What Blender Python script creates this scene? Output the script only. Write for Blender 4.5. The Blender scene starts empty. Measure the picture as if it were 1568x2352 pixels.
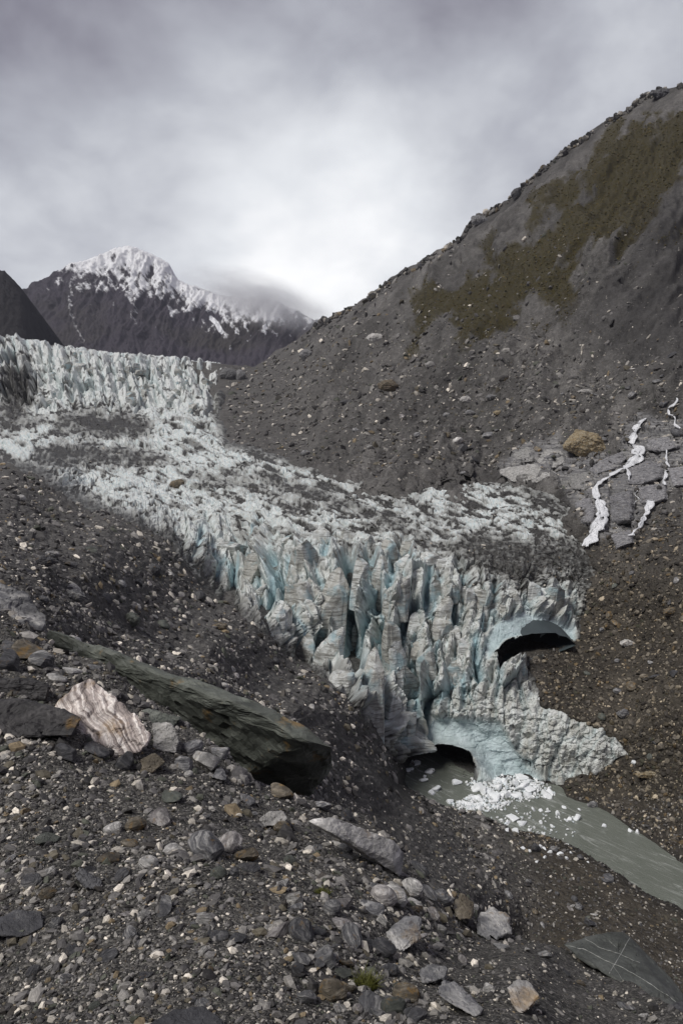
import bpy, bmesh, math, random
import numpy as np
from mathutils import Vector, Matrix
from mathutils.bvhtree import BVHTree

random.seed(7)
RNG = np.random.default_rng(11)
SC = bpy.context.scene
COL = SC.collection

# ------------------------------------------------------------------ camera
# The valley was laid out from image coordinates: every control point is a pixel pair
# (U, V on a 1568 x 2352 image, focal length 1568) and an estimated distance in metres.
FOC, CU, CV = 1568.0, 784.0, 1176.0
EYE = np.array([0.0, 0.0, 80.0])            # eye 80 m above the melt river
TILT = math.radians(5.2)
FWD = np.array([0.0, math.cos(TILT), -math.sin(TILT)])
UPV = np.array([0.0, math.sin(TILT), math.cos(TILT)])
RGT = np.array([1.0, 0.0, 0.0])
cam_d = bpy.data.cameras.new('camera')
cam = bpy.data.objects.new('camera', cam_d)
COL.objects.link(cam)
cam.location = EYE
cam.rotation_euler = (math.pi / 2 - TILT, 0, 0)
cam_d.sensor_fit = 'VERTICAL'
cam_d.sensor_height = 36.0
cam_d.lens = FOC * 36.0 / 2352.0
cam_d.clip_start = 0.1
cam_d.clip_end = 30000
SC.camera = cam

# ------------------------------------------------------------------ sky, sun, exposure
SUN_EL, SUN_AZ = math.radians(54), math.radians(-125)   # veiled, high over the left shoulder
wd_ = bpy.data.worlds.new('World'); SC.world = wd_; wd_.use_nodes = True
nt = wd_.node_tree; nt.nodes.clear()
def N(nt, t, **kw):
    n = nt.nodes.new(t)
    for k, v in kw.items():
        if k.startswith('i_'):
            n.inputs[k[2:].replace('_', ' ')].default_value = v
        elif k.startswith('n_'):
            n.inputs[int(k[2:])].default_value = v
        else:
            setattr(n, k, v)
    return n
def L(nt, a, b): nt.links.new(a, b)
def M2(nt, op, a, b=None, clamp=False):
    n = nt.nodes.new('ShaderNodeMath'); n.operation = op; n.use_clamp = clamp
    for i, v in enumerate((a, b)):
        if v is None: continue
        if isinstance(v, (int, float)): n.inputs[i].default_value = v
        else: nt.links.new(v, n.inputs[i])
    return n.outputs[0]
def VM(nt, op, a, b=None):
    n = nt.nodes.new('ShaderNodeVectorMath'); n.operation = op
    for i, v in enumerate((a, b)):
        if v is None: continue
        if isinstance(v, (tuple, list)): n.inputs[i].default_value = v
        else: nt.links.new(v, n.inputs[i])
    return n
def ramp(nt, fac, stops, interp='LINEAR'):
    n = nt.nodes.new('ShaderNodeValToRGB'); r = n.color_ramp; r.interpolation = interp
    while len(r.elements) < len(stops): r.elements.new(0.5)
    for e, (p, c) in zip(r.elements, stops):
        e.position = p
        e.color = (c, c, c, 1) if isinstance(c, (int, float)) else (*c, 1)
    nt.links.new(fac, n.inputs[0]); return n.outputs[0]
def mixc(nt, f, a, b, blend='MIX'):
    n = nt.nodes.new('ShaderNodeMix'); n.data_type = 'RGBA'; n.blend_type = blend
    if isinstance(f, (int, float)): n.inputs[0].default_value = f
    else: nt.links.new(f, n.inputs[0])
    for i, v in ((6, a), (7, b)):
        if isinstance(v, (tuple, list)): n.inputs[i].default_value = (*v[:3], 1)
        else: nt.links.new(v, n.inputs[i])
    return n.outputs[2]

sky = N(nt, 'ShaderNodeTexSky', sky_type='NISHITA', sun_disc=False)
sky.sun_elevation = SUN_EL; sky.sun_rotation = SUN_AZ
tc = N(nt, 'ShaderNodeTexCoord')
dirn = VM(nt, 'NORMALIZE', tc.outputs['Generated']).outputs[0]
sep = N(nt, 'ShaderNodeSeparateXYZ'); L(nt, dirn, sep.inputs[0])
# cloud deck seen in perspective: direction projected on a layer overhead
den = M2(nt, 'ADD', M2(nt, 'MAXIMUM', sep.outputs[2], 0.0), 0.42)
cx = M2(nt, 'DIVIDE', sep.outputs[0], den); cy = M2(nt, 'DIVIDE', sep.outputs[1], den)
cmb = N(nt, 'ShaderNodeCombineXYZ'); L(nt, cx, cmb.inputs[0]); L(nt, cy, cmb.inputs[1])
cl1 = N(nt, 'ShaderNodeTexNoise', i_Scale=1.7, i_Detail=5.0, i_Roughness=0.52, i_Distortion=0.15)
VMo = VM(nt, 'ADD', cmb.outputs[0], (3.1, 1.7, 0.4)); L(nt, VMo.outputs[0], cl1.inputs['Vector'])
cl2 = N(nt, 'ShaderNodeTexNoise', i_Scale=4.2, i_Detail=7.0, i_Roughness=0.58, i_Distortion=0.25)
L(nt, cmb.outputs[0], cl2.inputs['Vector'])
cloud = M2(nt, 'ADD', M2(nt, 'MULTIPLY', cl1.outputs[0], 0.75), M2(nt, 'MULTIPLY', cl2.outputs[0], 0.25))
# the veiled sun: cloud is thinnest and brightest round one direction
glow_dir = np.array([-0.06, 1.0, 0.25]); glow_dir /= np.linalg.norm(glow_dir)
dt = VM(nt, 'DOT_PRODUCT', dirn, tuple(glow_dir)).outputs['Value']
ang = M2(nt, 'ARCCOSINE', dt)
lobe = M2(nt, 'POWER', 2.718, M2(nt, 'MULTIPLY', M2(nt, 'POWER', M2(nt, 'DIVIDE', ang, 0.44), 2.0), -1.0))
lobe2 = M2(nt, 'POWER', 2.718, M2(nt, 'MULTIPLY', M2(nt, 'POWER', M2(nt, 'DIVIDE', ang, 0.17), 2.0), -1.0))
lobe = M2(nt, 'ADD', M2(nt, 'MULTIPLY', lobe, 0.52), M2(nt, 'MULTIPLY', lobe2, 0.38))
bright = M2(nt, 'ADD', M2(nt, 'MULTIPLY', lobe, 1.0), M2(nt, 'MULTIPLY', M2(nt, 'SUBTRACT', cloud, 0.5), 1.55))
bright = M2(nt, 'ADD', bright, 0.155)
ccol = ramp(nt, bright, [(0.0, (0.062, 0.057, 0.076)), (0.25, (0.112, 0.107, 0.132)), (0.5, (0.265, 0.272, 0.300)),
                         (0.78, (0.47, 0.482, 0.50)), (1.0, (0.65, 0.65, 0.65))])
bg1 = N(nt, 'ShaderNodeBackground'); L(nt, sky.outputs[0], bg1.inputs[0]); bg1.inputs[1].default_value = 0.07
bg2 = N(nt, 'ShaderNodeBackground'); L(nt, ccol, bg2.inputs[0]); bg2.inputs[1].default_value = 1.0
mx = N(nt, 'ShaderNodeMixShader'); mx.inputs[0].default_value = 0.96
L(nt, bg1.outputs[0], mx.inputs[1]); L(nt, bg2.outputs[0], mx.inputs[2])
wo = N(nt, 'ShaderNodeOutputWorld'); L(nt, mx.outputs[0], wo.inputs[0])

sl = bpy.data.lights.new('sun', 'SUN'); sl.energy = 1.5; sl.angle = math.radians(22); sl.color = (1.0, 0.97, 0.93)
so = bpy.data.objects.new('sun', sl); COL.objects.link(so)
sdir = Vector((math.sin(SUN_AZ) * math.cos(SUN_EL), math.cos(SUN_AZ) * math.cos(SUN_EL), math.sin(SUN_EL)))
so.rotation_euler = sdir.to_track_quat('Z', 'Y').to_euler()
so.location = (0, 200, 400)

SC.view_settings.view_transform = 'Standard'
SC.view_settings.look = 'None'
SC.view_settings.exposure = 0.88
SC.view_settings.gamma = 1.0
SC.view_settings.use_curve_mapping = False
SC.cycles.max_bounces = 10
SC.cycles.diffuse_bounces = 3
SC.cycles.volume_bounces = 8

# ------------------------------------------------------------------ helpers
def pos(U, V, d):
    U = np.asarray(U, float); V = np.asarray(V, float); d = np.asarray(d, float)
    a = (U - CU) / FOC; b = (CV - V) / FOC
    return EYE + d[..., None] * (FWD + a[..., None] * RGT + b[..., None] * UPV)
WATER_Z = 0.0
def water_d(V):
    b = (CV - np.asarray(V, float)) / FOC
    return (WATER_Z - EYE[2]) / (FWD[2] + b * UPV[2])
def sstep(a, b, x):
    t = np.clip((x - a) / (b - a), 0, 1); return t * t * (3 - 2 * t)
def rbf(ctrl, smooth=0.02):
    c = np.array(ctrl, float); X = c[:, :2] / 300.0; y = np.log(c[:, 2]); n = len(c)
    def K(r2): return 0.5 * r2 * np.log(r2 + 1e-9)
    r2 = ((X[:, None] - X[None]) ** 2).sum(-1)
    A = np.zeros((n + 3, n + 3)); A[:n, :n] = K(r2) + smooth * np.eye(n)
    Pm = np.c_[np.ones(n), X]; A[:n, n:] = Pm; A[n:, :n] = Pm.T
    w = np.linalg.solve(A, np.r_[y, 0, 0, 0])
    def f(U, V):
        q = np.c_[np.ravel(U), np.ravel(V)] / 300.0
        out = np.empty(len(q))
        for s in range(0, len(q), 60000):
            qq = q[s:s + 60000]
            r = ((qq[:, None] - X[None]) ** 2).sum(-1)
            out[s:s + 60000] = K(r) @ w[:n] + w[n] + qq @ w[n + 1:]
        return np.exp(out).reshape(np.shape(U))
    return f
_G = np.array([[1,1,0],[-1,1,0],[1,-1,0],[-1,-1,0],[1,0,1],[-1,0,1],[1,0,-1],[-1,0,-1],
               [0,1,1],[0,-1,1],[0,1,-1],[0,-1,-1],[1,1,0],[-1,1,0],[0,-1,1],[0,-1,-1]], float)
def _hash(ix, iy, iz, seed=0):
    h = (ix.astype(np.int64) * 374761393 + iy.astype(np.int64) * 668265263 + iz.astype(np.int64) * 2246822519 + seed * 3266489917) & 0xffffffff
    h = ((h ^ (h >> 13)) * 1274126177) & 0xffffffff
    h = ((h ^ (h >> 16)) * 2654435761) & 0xffffffff
    return h ^ (h >> 15)
def perlin(p, seed=0):
    sh = p.shape[:-1]; p = p.reshape(-1, 3)
    i = np.floor(p).astype(np.int64); f = p - i
    u = f * f * f * (f * (f * 6 - 15) + 10)
    out = np.zeros(len(p))
    for dx in (0, 1):
        wx = u[:, 0] if dx else 1 - u[:, 0]
        for dy in (0, 1):
            wy = u[:, 1] if dy else 1 - u[:, 1]
            for dz in (0, 1):
                wz = u[:, 2] if dz else 1 - u[:, 2]
                g = _G[_hash(i[:, 0] + dx, i[:, 1] + dy, i[:, 2] + dz, seed) & 15]
                out += wx * wy * wz * (g[:, 0] * (f[:, 0] - dx) + g[:, 1] * (f[:, 1] - dy) + g[:, 2] * (f[:, 2] - dz))
    return out.reshape(sh)
def fbm(p, octv=4, seed=0, gain=0.5, ridged=False):
    a, s, out, tot = 1.0, 1.0, 0.0, 0.0
    for o in range(octv):
        n = perlin(p * s, seed + o * 17)
        if ridged: n = 1 - 2 * np.abs(n)
        out = out + a * n; tot += a; a *= gain; s *= 2.03
    return out / tot
def P2(x, y, z=0.0): return np.stack([x, y, np.full_like(x, z)], -1)
def worley(x, y, seed=0):
    sh = x.shape; x = x.ravel(); y = y.ravel()
    ix = np.floor(x).astype(np.int64); iy = np.floor(y).astype(np.int64)
    f1 = np.full(len(x), 9.0); f2 = np.full(len(x), 9.0)
    cid = np.zeros(len(x), np.int64); ox = np.zeros(len(x)); oy = np.zeros(len(x)); z0 = np.zeros_like(ix)
    for dx in (-1, 0, 1):
        for dy in (-1, 0, 1):
            h = _hash(ix + dx, iy + dy, z0, seed)
            jx = ix + dx + 0.5 + ((h & 1023) / 1023.0 - .5) * .9
            jy = iy + dy + 0.5 + (((h >> 10) & 1023) / 1023.0 - .5) * .9
            d = np.hypot(x - jx, y - jy); n = d < f1
            f2 = np.where(n, f1, np.minimum(f2, d)); f1 = np.where(n, d, f1)
            cid = np.where(n, h, cid); ox = np.where(n, x - jx, ox); oy = np.where(n, y - jy, oy)
    r = lambda k: (((cid * (2654435761 + 2 * k)) & 0xffffffff) >> 9) % 4096 / 4095.0
    return [a.reshape(sh) for a in (f1, f2, ox, oy, r(1), r(5), r(11))]
def facets(x, y, seed, tilt=1.2, crev=0.16):
    """blocky broken surface: each cell is a tilted plane at its own height, with gaps between"""
    f1, f2, ox, oy, r1, r2, r3 = worley(x, y, seed)
    gap = np.exp(-((f2 - f1) / (crev * .8)) ** 1.4)
    return (r1 - .5) + tilt * ((r2 - .5) * ox + (r3 - .5) * oy), gap, r1
def poly_sd(X, Y, poly):
    """signed distance to a closed outline, positive inside"""
    sh = X.shape; x = X.ravel(); y = Y.ravel()
    P = np.array(poly, float); best = np.full(len(x), 1e9); ins = np.zeros(len(x), bool)
    for (x0, y0), (x1, y1) in zip(P, np.roll(P, -1, 0)):
        ex, ey = x1 - x0, y1 - y0
        t = np.clip(((x - x0) * ex + (y - y0) * ey) / (ex * ex + ey * ey + 1e-9), 0, 1)
        best = np.minimum(best, np.hypot(x - x0 - t * ex, y - y0 - t * ey))
        c = (y0 > y) != (y1 > y)
        with np.errstate(divide='ignore', invalid='ignore'):
            ins ^= c & (x < (x1 - x0) * (y - y0) / (y1 - y0 + 1e-12) + x0)
    return np.where(ins, best, -best).reshape(sh)
def line_d(X, Y, pts):
    best = np.full(X.shape, 1e9)
    for (x0, y0), (x1, y1) in zip(pts[:-1], pts[1:]):
        ex, ey = x1 - x0, y1 - y0
        t = np.clip(((X - x0) * ex + (Y - y0) * ey) / (ex * ex + ey * ey + 1e-9), 0, 1)
        best = np.minimum(best, np.hypot(X - x0 - t * ex, Y - y0 - t * ey))
    return best
def interp(pts):
    a = np.array(pts, float); return lambda x: np.interp(x, a[:, 0], a[:, 1])
def tag(o, label=None, cat=None, group=None, kind=None):
    if label: o['label'] = label
    if cat: o['category'] = cat
    if group: o['group'] = group
    if kind: o['kind'] = kind
    return o
def link(name, me, mat=None, parent=None):
    o = bpy.data.objects.new(name, me); COL.objects.link(o)
    if mat is not None and me is not None: me.materials.append(mat)
    if parent: o.parent = parent
    return o
def mesh_np(name, verts, faces, smooth=False):
    """faces: (n,3) or (n,4) int array"""
    me = bpy.data.meshes.new(name)
    nf, k = faces.shape
    me.vertices.add(len(verts)); me.vertices.foreach_set('co', np.asarray(verts, np.float32).ravel())
    me.loops.add(nf * k); me.loops.foreach_set('vertex_index', faces.astype(np.int32).ravel())
    me.polygons.add(nf)
    me.polygons.foreach_set('loop_start', np.arange(0, nf * k, k, dtype=np.int32))
    me.polygons.foreach_set('loop_total', np.full(nf, k, np.int32))
    me.update(calc_edges=True)
    me.polygons.foreach_set('use_smooth', np.full(nf, smooth))
    return me
def attr(me, name, vals, typ='FLOAT'):
    a = me.attributes.new(name, typ, 'POINT')
    v = np.asarray(vals, np.float32)
    if typ == 'FLOAT': a.data.foreach_set('value', v.ravel())
    elif typ == 'FLOAT_VECTOR': a.data.foreach_set('vector', v.ravel())
    else:
        c = np.ones((len(v), 4), np.float32); c[:, :3] = v; a.data.foreach_set('color', c.ravel())
def grid_faces(R, C, keep=None):
    idx = np.arange(R * C).reshape(R, C)
    f = np.stack([idx[:-1, :-1], idx[1:, :-1], idx[1:, 1:], idx[:-1, 1:]], -1)
    if keep is not None: return f[keep]
    return f.reshape(-1, 4)
def grid_normals(Pg):
    du = np.gradient(Pg, axis=1); dv = np.gradient(Pg, axis=0)
    n = np.cross(du, -dv); n /= np.linalg.norm(n, axis=-1, keepdims=True) + 1e-12
    # towards the eye / up
    s = np.sign(((EYE - Pg) * n).sum(-1, keepdims=True)); s[s == 0] = 1
    return n * s

# ------------------------------------------------------------------ materials
def newmat(name):
    m = bpy.data.materials.new(name); m.use_nodes = True
    nt = m.node_tree; b = nt.nodes['Principled BSDF']
    return m, nt, b
def A(nt, name, out='Fac'):
    n = nt.nodes.new('ShaderNodeAttribute'); n.attribute_name = name; return n.outputs[out]
def noise(nt, vec, scale, detail=4, rough=0.55, dist=0.0, out=0):
    n = N(nt, 'ShaderNodeTexNoise', i_Scale=scale, i_Detail=detail, i_Roughness=rough, i_Distortion=dist)
    if vec is not None: L(nt, vec, n.inputs['Vector'])
    return n.outputs[out]
def voro(nt, vec, scale, out='Color', feature='F1'):
    n = N(nt, 'ShaderNodeTexVoronoi', i_Scale=scale, feature=feature); L(nt, vec, n.inputs['Vector'])
    return n.outputs[out]
def bump(nt, b, h, strength=0.5, dist=0.1):
    n = N(nt, 'ShaderNodeBump'); n.inputs['Strength'].default_value = strength
    n.inputs['Distance'].default_value = dist
    L(nt, h, n.inputs['Height']); L(nt, n.outputs[0], b.inputs['Normal'])
def geo_pos(nt): return N(nt, 'ShaderNodeNewGeometry').outputs['Position']

def mat_gravel(name, scale, dark, light, sp=0.35):
    """loose gravel: voronoi grains, each its own tone"""
    m, nt, b = newmat(name); p = geo_pos(nt)
    c1 = voro(nt, p, scale); s1 = N(nt, 'ShaderNodeSeparateColor'); L(nt, c1, s1.inputs[0])
    c2 = voro(nt, p, scale * 2.7); s2 = N(nt, 'ShaderNodeSeparateColor'); L(nt, c2, s2.inputs[0])
    g = M2(nt, 'ADD', M2(nt, 'MULTIPLY', s1.outputs[0], .5), M2(nt, 'MULTIPLY', s2.outputs[1], .5))
    g = M2(nt, 'POWER', g, 2.2)
    big = noise(nt, p, scale * .04, 3)
    g = M2(nt, 'ADD', g, M2(nt, 'MULTIPLY', M2(nt, 'SUBTRACT', big, .5), .5), clamp=True)
    col = mixc(nt, g, dark, light)
    L(nt, col, b.inputs['Base Color'])
    b.inputs['Roughness'].default_value = .8; b.inputs['Specular IOR Level'].default_value = sp
    d1 = voro(nt, p, scale, 'Distance'); d2 = voro(nt, p, scale * 2.7, 'Distance')
    h = M2(nt, 'ADD', M2(nt, 'MULTIPLY', d1, -1.0), M2(nt, 'MULTIPLY', d2, -.4))
    bump(nt, b, h, 1.0, .7 / scale)
    return m
def mat_stones(name):
    """joined stones: colour attribute, streaked along each stone's own layers"""
    m, nt, b = newmat(name)
    c = A(nt, 'col', 'Color'); l = A(nt, 'loc', 'Vector')
    v = VM(nt, 'MULTIPLY', l, (1.2, 1.2, 6.0)).outputs[0]
    n = noise(nt, v, 1.6, 3, .6)
    f = ramp(nt, n, [(.3, .62), (.55, 1.0), (.72, 1.55)])
    col = mixc(nt, 1.0, c, f, 'MULTIPLY')
    L(nt, col, b.inputs['Base Color']); b.inputs['Roughness'].default_value = .7
    b.inputs['Specular IOR Level'].default_value = .35
    return m
def mat_schist(name, dark, mid, pale, layers=7.0, contrast=.5, rust=0.0, rot=(0, 0, 0), streak=0.5, bumpd=.05):
    """foliated rock in object coordinates"""
    m, nt, b = newmat(name)
    tc = N(nt, 'ShaderNodeTexCoord'); oi = N(nt, 'ShaderNodeObjectInfo')
    mp = N(nt, 'ShaderNodeMapping'); mp.inputs['Rotation'].default_value = rot
    L(nt, tc.outputs['Object'], mp.inputs[0])
    v = VM(nt, 'ADD', mp.outputs[0], None); rv = N(nt, 'ShaderNodeCombineXYZ')
    r10 = M2(nt, 'MULTIPLY', oi.outputs['Random'], 37.0)
    for k in range(3): L(nt, r10, rv.inputs[k])
    L(nt, rv.outputs[0], v.inputs[1]); v = v.outputs[0]
    wv = noise(nt, v, 1.3, 3, .5, out=1)
    wr = VM(nt, 'MULTIPLY', VM(nt, 'SUBTRACT', wv, (.5, .5, .5)).outputs[0], (.3, .3, .5)).outputs[0]
    vw = VM(nt, 'ADD', v, wr).outputs[0]
    vs = VM(nt, 'MULTIPLY', vw, (.6, .9, layers)).outputs[0]
    st = noise(nt, vs, 1.0, 7, .62)
    base = noise(nt, v, 2.3, 6, .6)
    lo, hi = .5 - .28 * (1 - contrast) - .06, .5 + .25 * (1 - contrast) + .06
    col = ramp(nt, st, [(lo, dark), (.5, mid), (hi, pale)])
    pat = ramp(nt, base, [(.35, .6), (.65, 1.3)])
    col = mixc(nt, .8, col, mixc(nt, 1.0, col, pat, 'MULTIPLY'))
    fine = noise(nt, v, 26, 4, .7); fr = ramp(nt, fine, [(.3, .72), (.7, 1.25)])
    col = mixc(nt, .8, col, mixc(nt, 1.0, col, fr, 'MULTIPLY'))
    if rust > 0:
        rn = noise(nt, v, 1.7, 5, .65); rm = ramp(nt, rn, [(.62 - rust * .3, 0.0), (.75 - rust * .3, 1.0)])
        col = mixc(nt, M2(nt, 'MULTIPLY', rm, .75), col, (.26, .15, .035))
    hv = M2(nt, 'ADD', M2(nt, 'MULTIPLY', oi.outputs['Random'], .5), .75)
    hs = N(nt, 'ShaderNodeHueSaturation'); L(nt, col, hs.inputs['Color']); L(nt, hv, hs.inputs['Value'])
    L(nt, hs.outputs[0], b.inputs['Base Color'])
    b.inputs['Roughness'].default_value = .6; b.inputs['Specular IOR Level'].default_value = .4
    h = M2(nt, 'ADD', M2(nt, 'MULTIPLY', st, 1.0), M2(nt, 'MULTIPLY', fine, .25))
    bump(nt, b, h, .8, bumpd)
    return m

# ------------------------------------------------------------------ valley + glacier base distance
K = 2.2991
def kk(*p): return [(x * K, y * K, d) for x, y, d in p]
VCTRL = kk((-70,336,1060),(0,339,1050),(100,346,1030),(217,363,1000),(0,385,850),(110,385,830),(217,395,790),
  (-70,430,660),(0,428,660),(120,428,640),(220,428,620),(-70,462,430),(0,455,470),(100,465,430),(220,450,480),(300,460,430),
  (90,492,330),(150,500,310),(250,500,305),(350,500,300),(450,495,300),(560,500,265),
  (200,545,235),(300,545,228),(380,545,222),(450,550,215),(520,560,210),(590,562,212),
  (217,600,190),(300,610,190),(380,620,190),(450,620,190),(520,610,194),(570,620,200),(300,660,175),
  (390,700,172),(450,700,173),(500,690,172),(550,710,166),(600,740,160),
  (0,480,180),(0,520,100),(0,560,62),(-70,520,90),(-70,590,50),(100,600,76),(100,540,120),(217,640,100),(217,680,80),(300,700,104),(380,780,125),(340,760,108),
  (100,660,58),(0,640,44),(300,780,80),(400,860,90),(440,920,80),
  (682,560,190),(752,560,185),(640,640,185),(682,700,152),(640,745,157),(752,720,140),
  (600,480,270),(620,540,215),(682,480,250),(752,470,240),(560,440,335),(682,400,300),(600,400,370),(500,440,375),(400,430,440),(300,420,600),(261,375,900),(300,360,850),(350,350,770),
  (450,350,570),(550,350,480),(682,330,400),(752,330,390),(550,250,600),(682,250,520),(752,250,500),(682,85,760),(752,50,740),(600,140,780),(511,189,830),(418,263,900),(339,313,1000),(300,340,1050),(261,361,1080))
for x, y in [(405,775),(440,772),(470,775),(520,780),(556,782),(450,800),(500,820),(550,850),(600,880),(640,900),(682,905),(560,800),(600,815),(640,840),(682,863),(752,905),(752,960)]:
    VCTRL.append((x * K, y * K, float(water_d(y * K))))
for x, y in [(470,850),(520,890),(580,920),(640,945),(700,980),(500,940),(580,980),(400,940),(640,1020)]:
    VCTRL.append((x * K, y * K, float(water_d(y * K)) * .955))
for x, y in [(640,800),(682,820),(752,830),(610,785)]:
    VCTRL.append((x * K, y * K, float(water_d(y * K)) * .965))
VD = rbf(VCTRL, 0.01)

GLAC = [(-200,775),(0,780),(100,792),(230,815),(330,822),(500,836),(515,870),(505,950),(530,1015),(600,1030),(700,1068),(800,1095),(920,1130),
        (1010,1098),(1150,1098),(1250,1110),(1325,1160),(1340,1230),(1385,1300),(1350,1380),(1335,1470),(1270,1500),(1215,1520),(1235,1570),(1245,1620),(1330,1650),(1420,1690),(1448,1735),
        (1390,1765),(1290,1800),(1180,1795),(1080,1795),(930,1790),(905,1740),(870,1700),(800,1620),(730,1550),(620,1470),(545,1400),(490,1370),(420,1300),(400,1250),(300,1200),(200,1160),(125,1130),(90,1090),(0,1070),(-200,1060)]
SKYL = interp([(-200,770),(230,812),(330,822),(500,834),(530,838),(580,842),(600,832),(640,805),(700,770),(735,742),(780,720),(850,680),(900,640),(960,606),(1000,580),(1060,545),(1085,505),(1110,490),
               (1150,470),(1180,446),(1230,400),(1290,350),(1345,310),(1400,275),(1440,252),(1480,218),(1520,208),(1550,200),(1568,196),(1720,140)])

def build_sheet(u0, u1, nu, top, bot, nv, fold=None):
    """grid of image coordinates between an upper and a lower line"""
    u = np.linspace(u0, u1, nu); t = np.linspace(0, 1, nv)[:, None]
    V = top(u)[None] * (1 - t) + bot(u)[None] * t
    return np.repeat(u[None], nv, 0), V
def fold_rows(Pg, n, step):
    """carry the surface on over its crest, down the far side"""
    rows = [Pg[0] + np.array(step) * (k ** 1.3) for k in range(n, 0, -1)]
    return np.concatenate([np.array(rows), Pg], 0)

# --- valley ground: moraine slope, river fan and bed, mountainside
NU, NV = 700, 760
skyn = lambda u: SKYL(u) + np.where(u > 560, 8.0 * perlin(P2(u / 23., u * 0, 3.1)) + 3.0 * perlin(P2(u / 8., u * 0, 8.1)) * (perlin(P2(u / 90., u * 0, 5.)) + .4), 0)
U, V = build_sheet(-190, 1720, NU, skyn, lambda u: 0 * u + 2352, NV)
D = VD(U, V)
SD = poly_sd(U, V, GLAC) + 9 * fbm(P2(U / 40, V / 40, .5), 3, 5) + 3 * perlin(P2(U / 9, V / 9, 1.5))
D = D * (1 + .07 * sstep(-4, 60, SD))
base = pos(U, V, D); nrm = grid_normals(base)
unit = D / FOC
BED = [(1145,1082),(1200,1042),(1290,1030),(1320,1064),(1420,1050),(1440,980),(1480,960),(1600,980),(1600,1120),(1510,1170),(1460,1235),(1370,1262),(1340,1200),(1310,1150),(1270,1118),(1180,1112)]
bed = sstep(-8, 14, poly_sd(U, V, BED) + 12 * fbm(P2(U / 45, V / 45, 2.2), 3, 9))
VEG = [(920,780),(950,705),(1080,620),(1150,575),(1200,560),(1260,430),(1330,350),(1420,290),(1500,250),(1700,220),(1700,420),(1560,500),(1500,570),(1380,650),(1300,705),(1230,760),(1150,785),(1040,800),(980,820)]
vsd = poly_sd(U, V, VEG)
ru, rv = U * .80 + V * .60, -U * .60 + V * .80      # across / down the fall line of the right-hand slope
vn = fbm(P2(ru / 60, rv / 130, 1), 6, 21, .6)
veg = sstep(-.05, .3, vsd / 130 + vn * 2.0 - .02) * sstep(-70, 10, vsd)
wq = 40 * fbm(P2(U / 160, V / 160, 2.), 3, 29)
slope_n = fbm(P2((ru + wq) / 42, rv / 230, 4.), 5, 31, .58)      # gullies
right = sstep(560, 800, U - (V - 800) * .2) * sstep(1500, 1150, V)
dsp = unit * (right * (26 * slope_n + 46 * fbm(P2((ru + wq) / 140, rv / 300, 14.), 5, 33, .55, ridged=True) + 10 * fbm(P2(U / 34, V / 26, 5.), 4, 35, .6)) + 8 * fbm(P2(U / 60, V / 45, 7.), 5, 41, .6) + 3.0 * fbm(P2(U / 14, V / 10, 9.), 3, 43))
fc, gp, _ = facets(U / 21 + wq / 30, V / 13, 3, 1.3, .2)
dsp += unit * right * (1 - .6 * veg) * (6 * fc - 2 * gp) * sstep(0, .35, fbm(P2(U / 110, V / 90, 15.), 3, 37) + .1)
dsp *= .12 + .88 * sstep(0, 90, V - SKYL(U))
lw = fbm(P2(U / 70, V / 50, 12.), 3, 55)
lay = (V + .28 * U) / 13.0 + 2.2 * lw
stepf = lay - np.floor(lay)
fb, gb, _ = facets(U / 64 + .4 * lw, V / 30 + .12 * U / 30, 77, 1.6, .07)
dsp = dsp * (1 - .7 * bed) + bed * unit * (20 * fb - 12 * gb + 5 * stepf + 12)
wl = np.abs(V - 1560) 
# left moraine ribs running down to the river
lft = sstep(1050, 1200, V) * sstep(900, 600, U - (V - 1500) * .9)
rr = V - .62 * U
dsp += unit * lft * (16 * fbm(P2(rr / 60, U / 260, 3.), 4, 61) + 4 * fbm(P2(U / 16, V / 12, 2.), 3, 63))
# dark gully between the near bench and the moraine
gd = line_d(U, V, [(150, 1330), (330, 1440), (520, 1510), (720, 1660)])
dsp -= unit * 26 * np.exp(-(gd / 34) ** 2)
# keep the river bed under water, banks out of it
RIV = [(900,1790),(930,1770),(1000,1760),(1080,1785),(1200,1795),(1290,1806),(1300,1830),(1380,1850),(1440,1895),(1500,1930),(1568,1990),(1720,2060),(1720,2240),(1568,2085),(1480,2050),(1380,1985),(1290,1930),(1180,1905),(1100,1870),(1030,1850),(985,1835)]
rsd = poly_sd(U, V, RIV) + 6 * fbm(P2(U / 30, V / 18, .2), 3, 71)
near_r = sstep(-60, 0, rsd)
dsp = dsp * (1 - .75 * near_r)
Pg = base + nrm * dsp[..., None]
Pg[..., 2] -= 1.6 * sstep(-3, 10, rsd)
bank = sstep(-3, -22, rsd) * sstep(-260, -160, rsd) * (V > 1700)
Pg[..., 2] = np.where((V > 1700), np.maximum(Pg[..., 2], np.where(rsd < -2, .12 + .9 * sstep(-2, -25, rsd), -9)), Pg[..., 2])
VP, VN, VU, VV = Pg, grid_normals(Pg), U, V
fold = fold_rows(Pg, 4, (0, 10, -9))
vmesh = mesh_np('valley_ground', fold.reshape(-1, 3), grid_faces(*fold.shape[:2]), True)
def padf(a, n=4): return np.concatenate([np.repeat(a[:1], n, 0), a], 0).ravel()
attr(vmesh, 'veg', padf(veg)); attr(vmesh, 'bed', padf(bed)); attr(vmesh, 'brown', padf(sstep(1120, 1420, V) * sstep(1100, 1300, U) * (1 - bed)))
wet = sstep(-40, -2, rsd)
attr(vmesh, 'wet', padf(wet))
attr(vmesh, 'chute', padf(right * np.clip(2.2 * fbm(P2((ru + wq) / 34, rv / 300, 40.), 5, 39, .6) + .8 * slope_n, -1, 1)))
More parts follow.
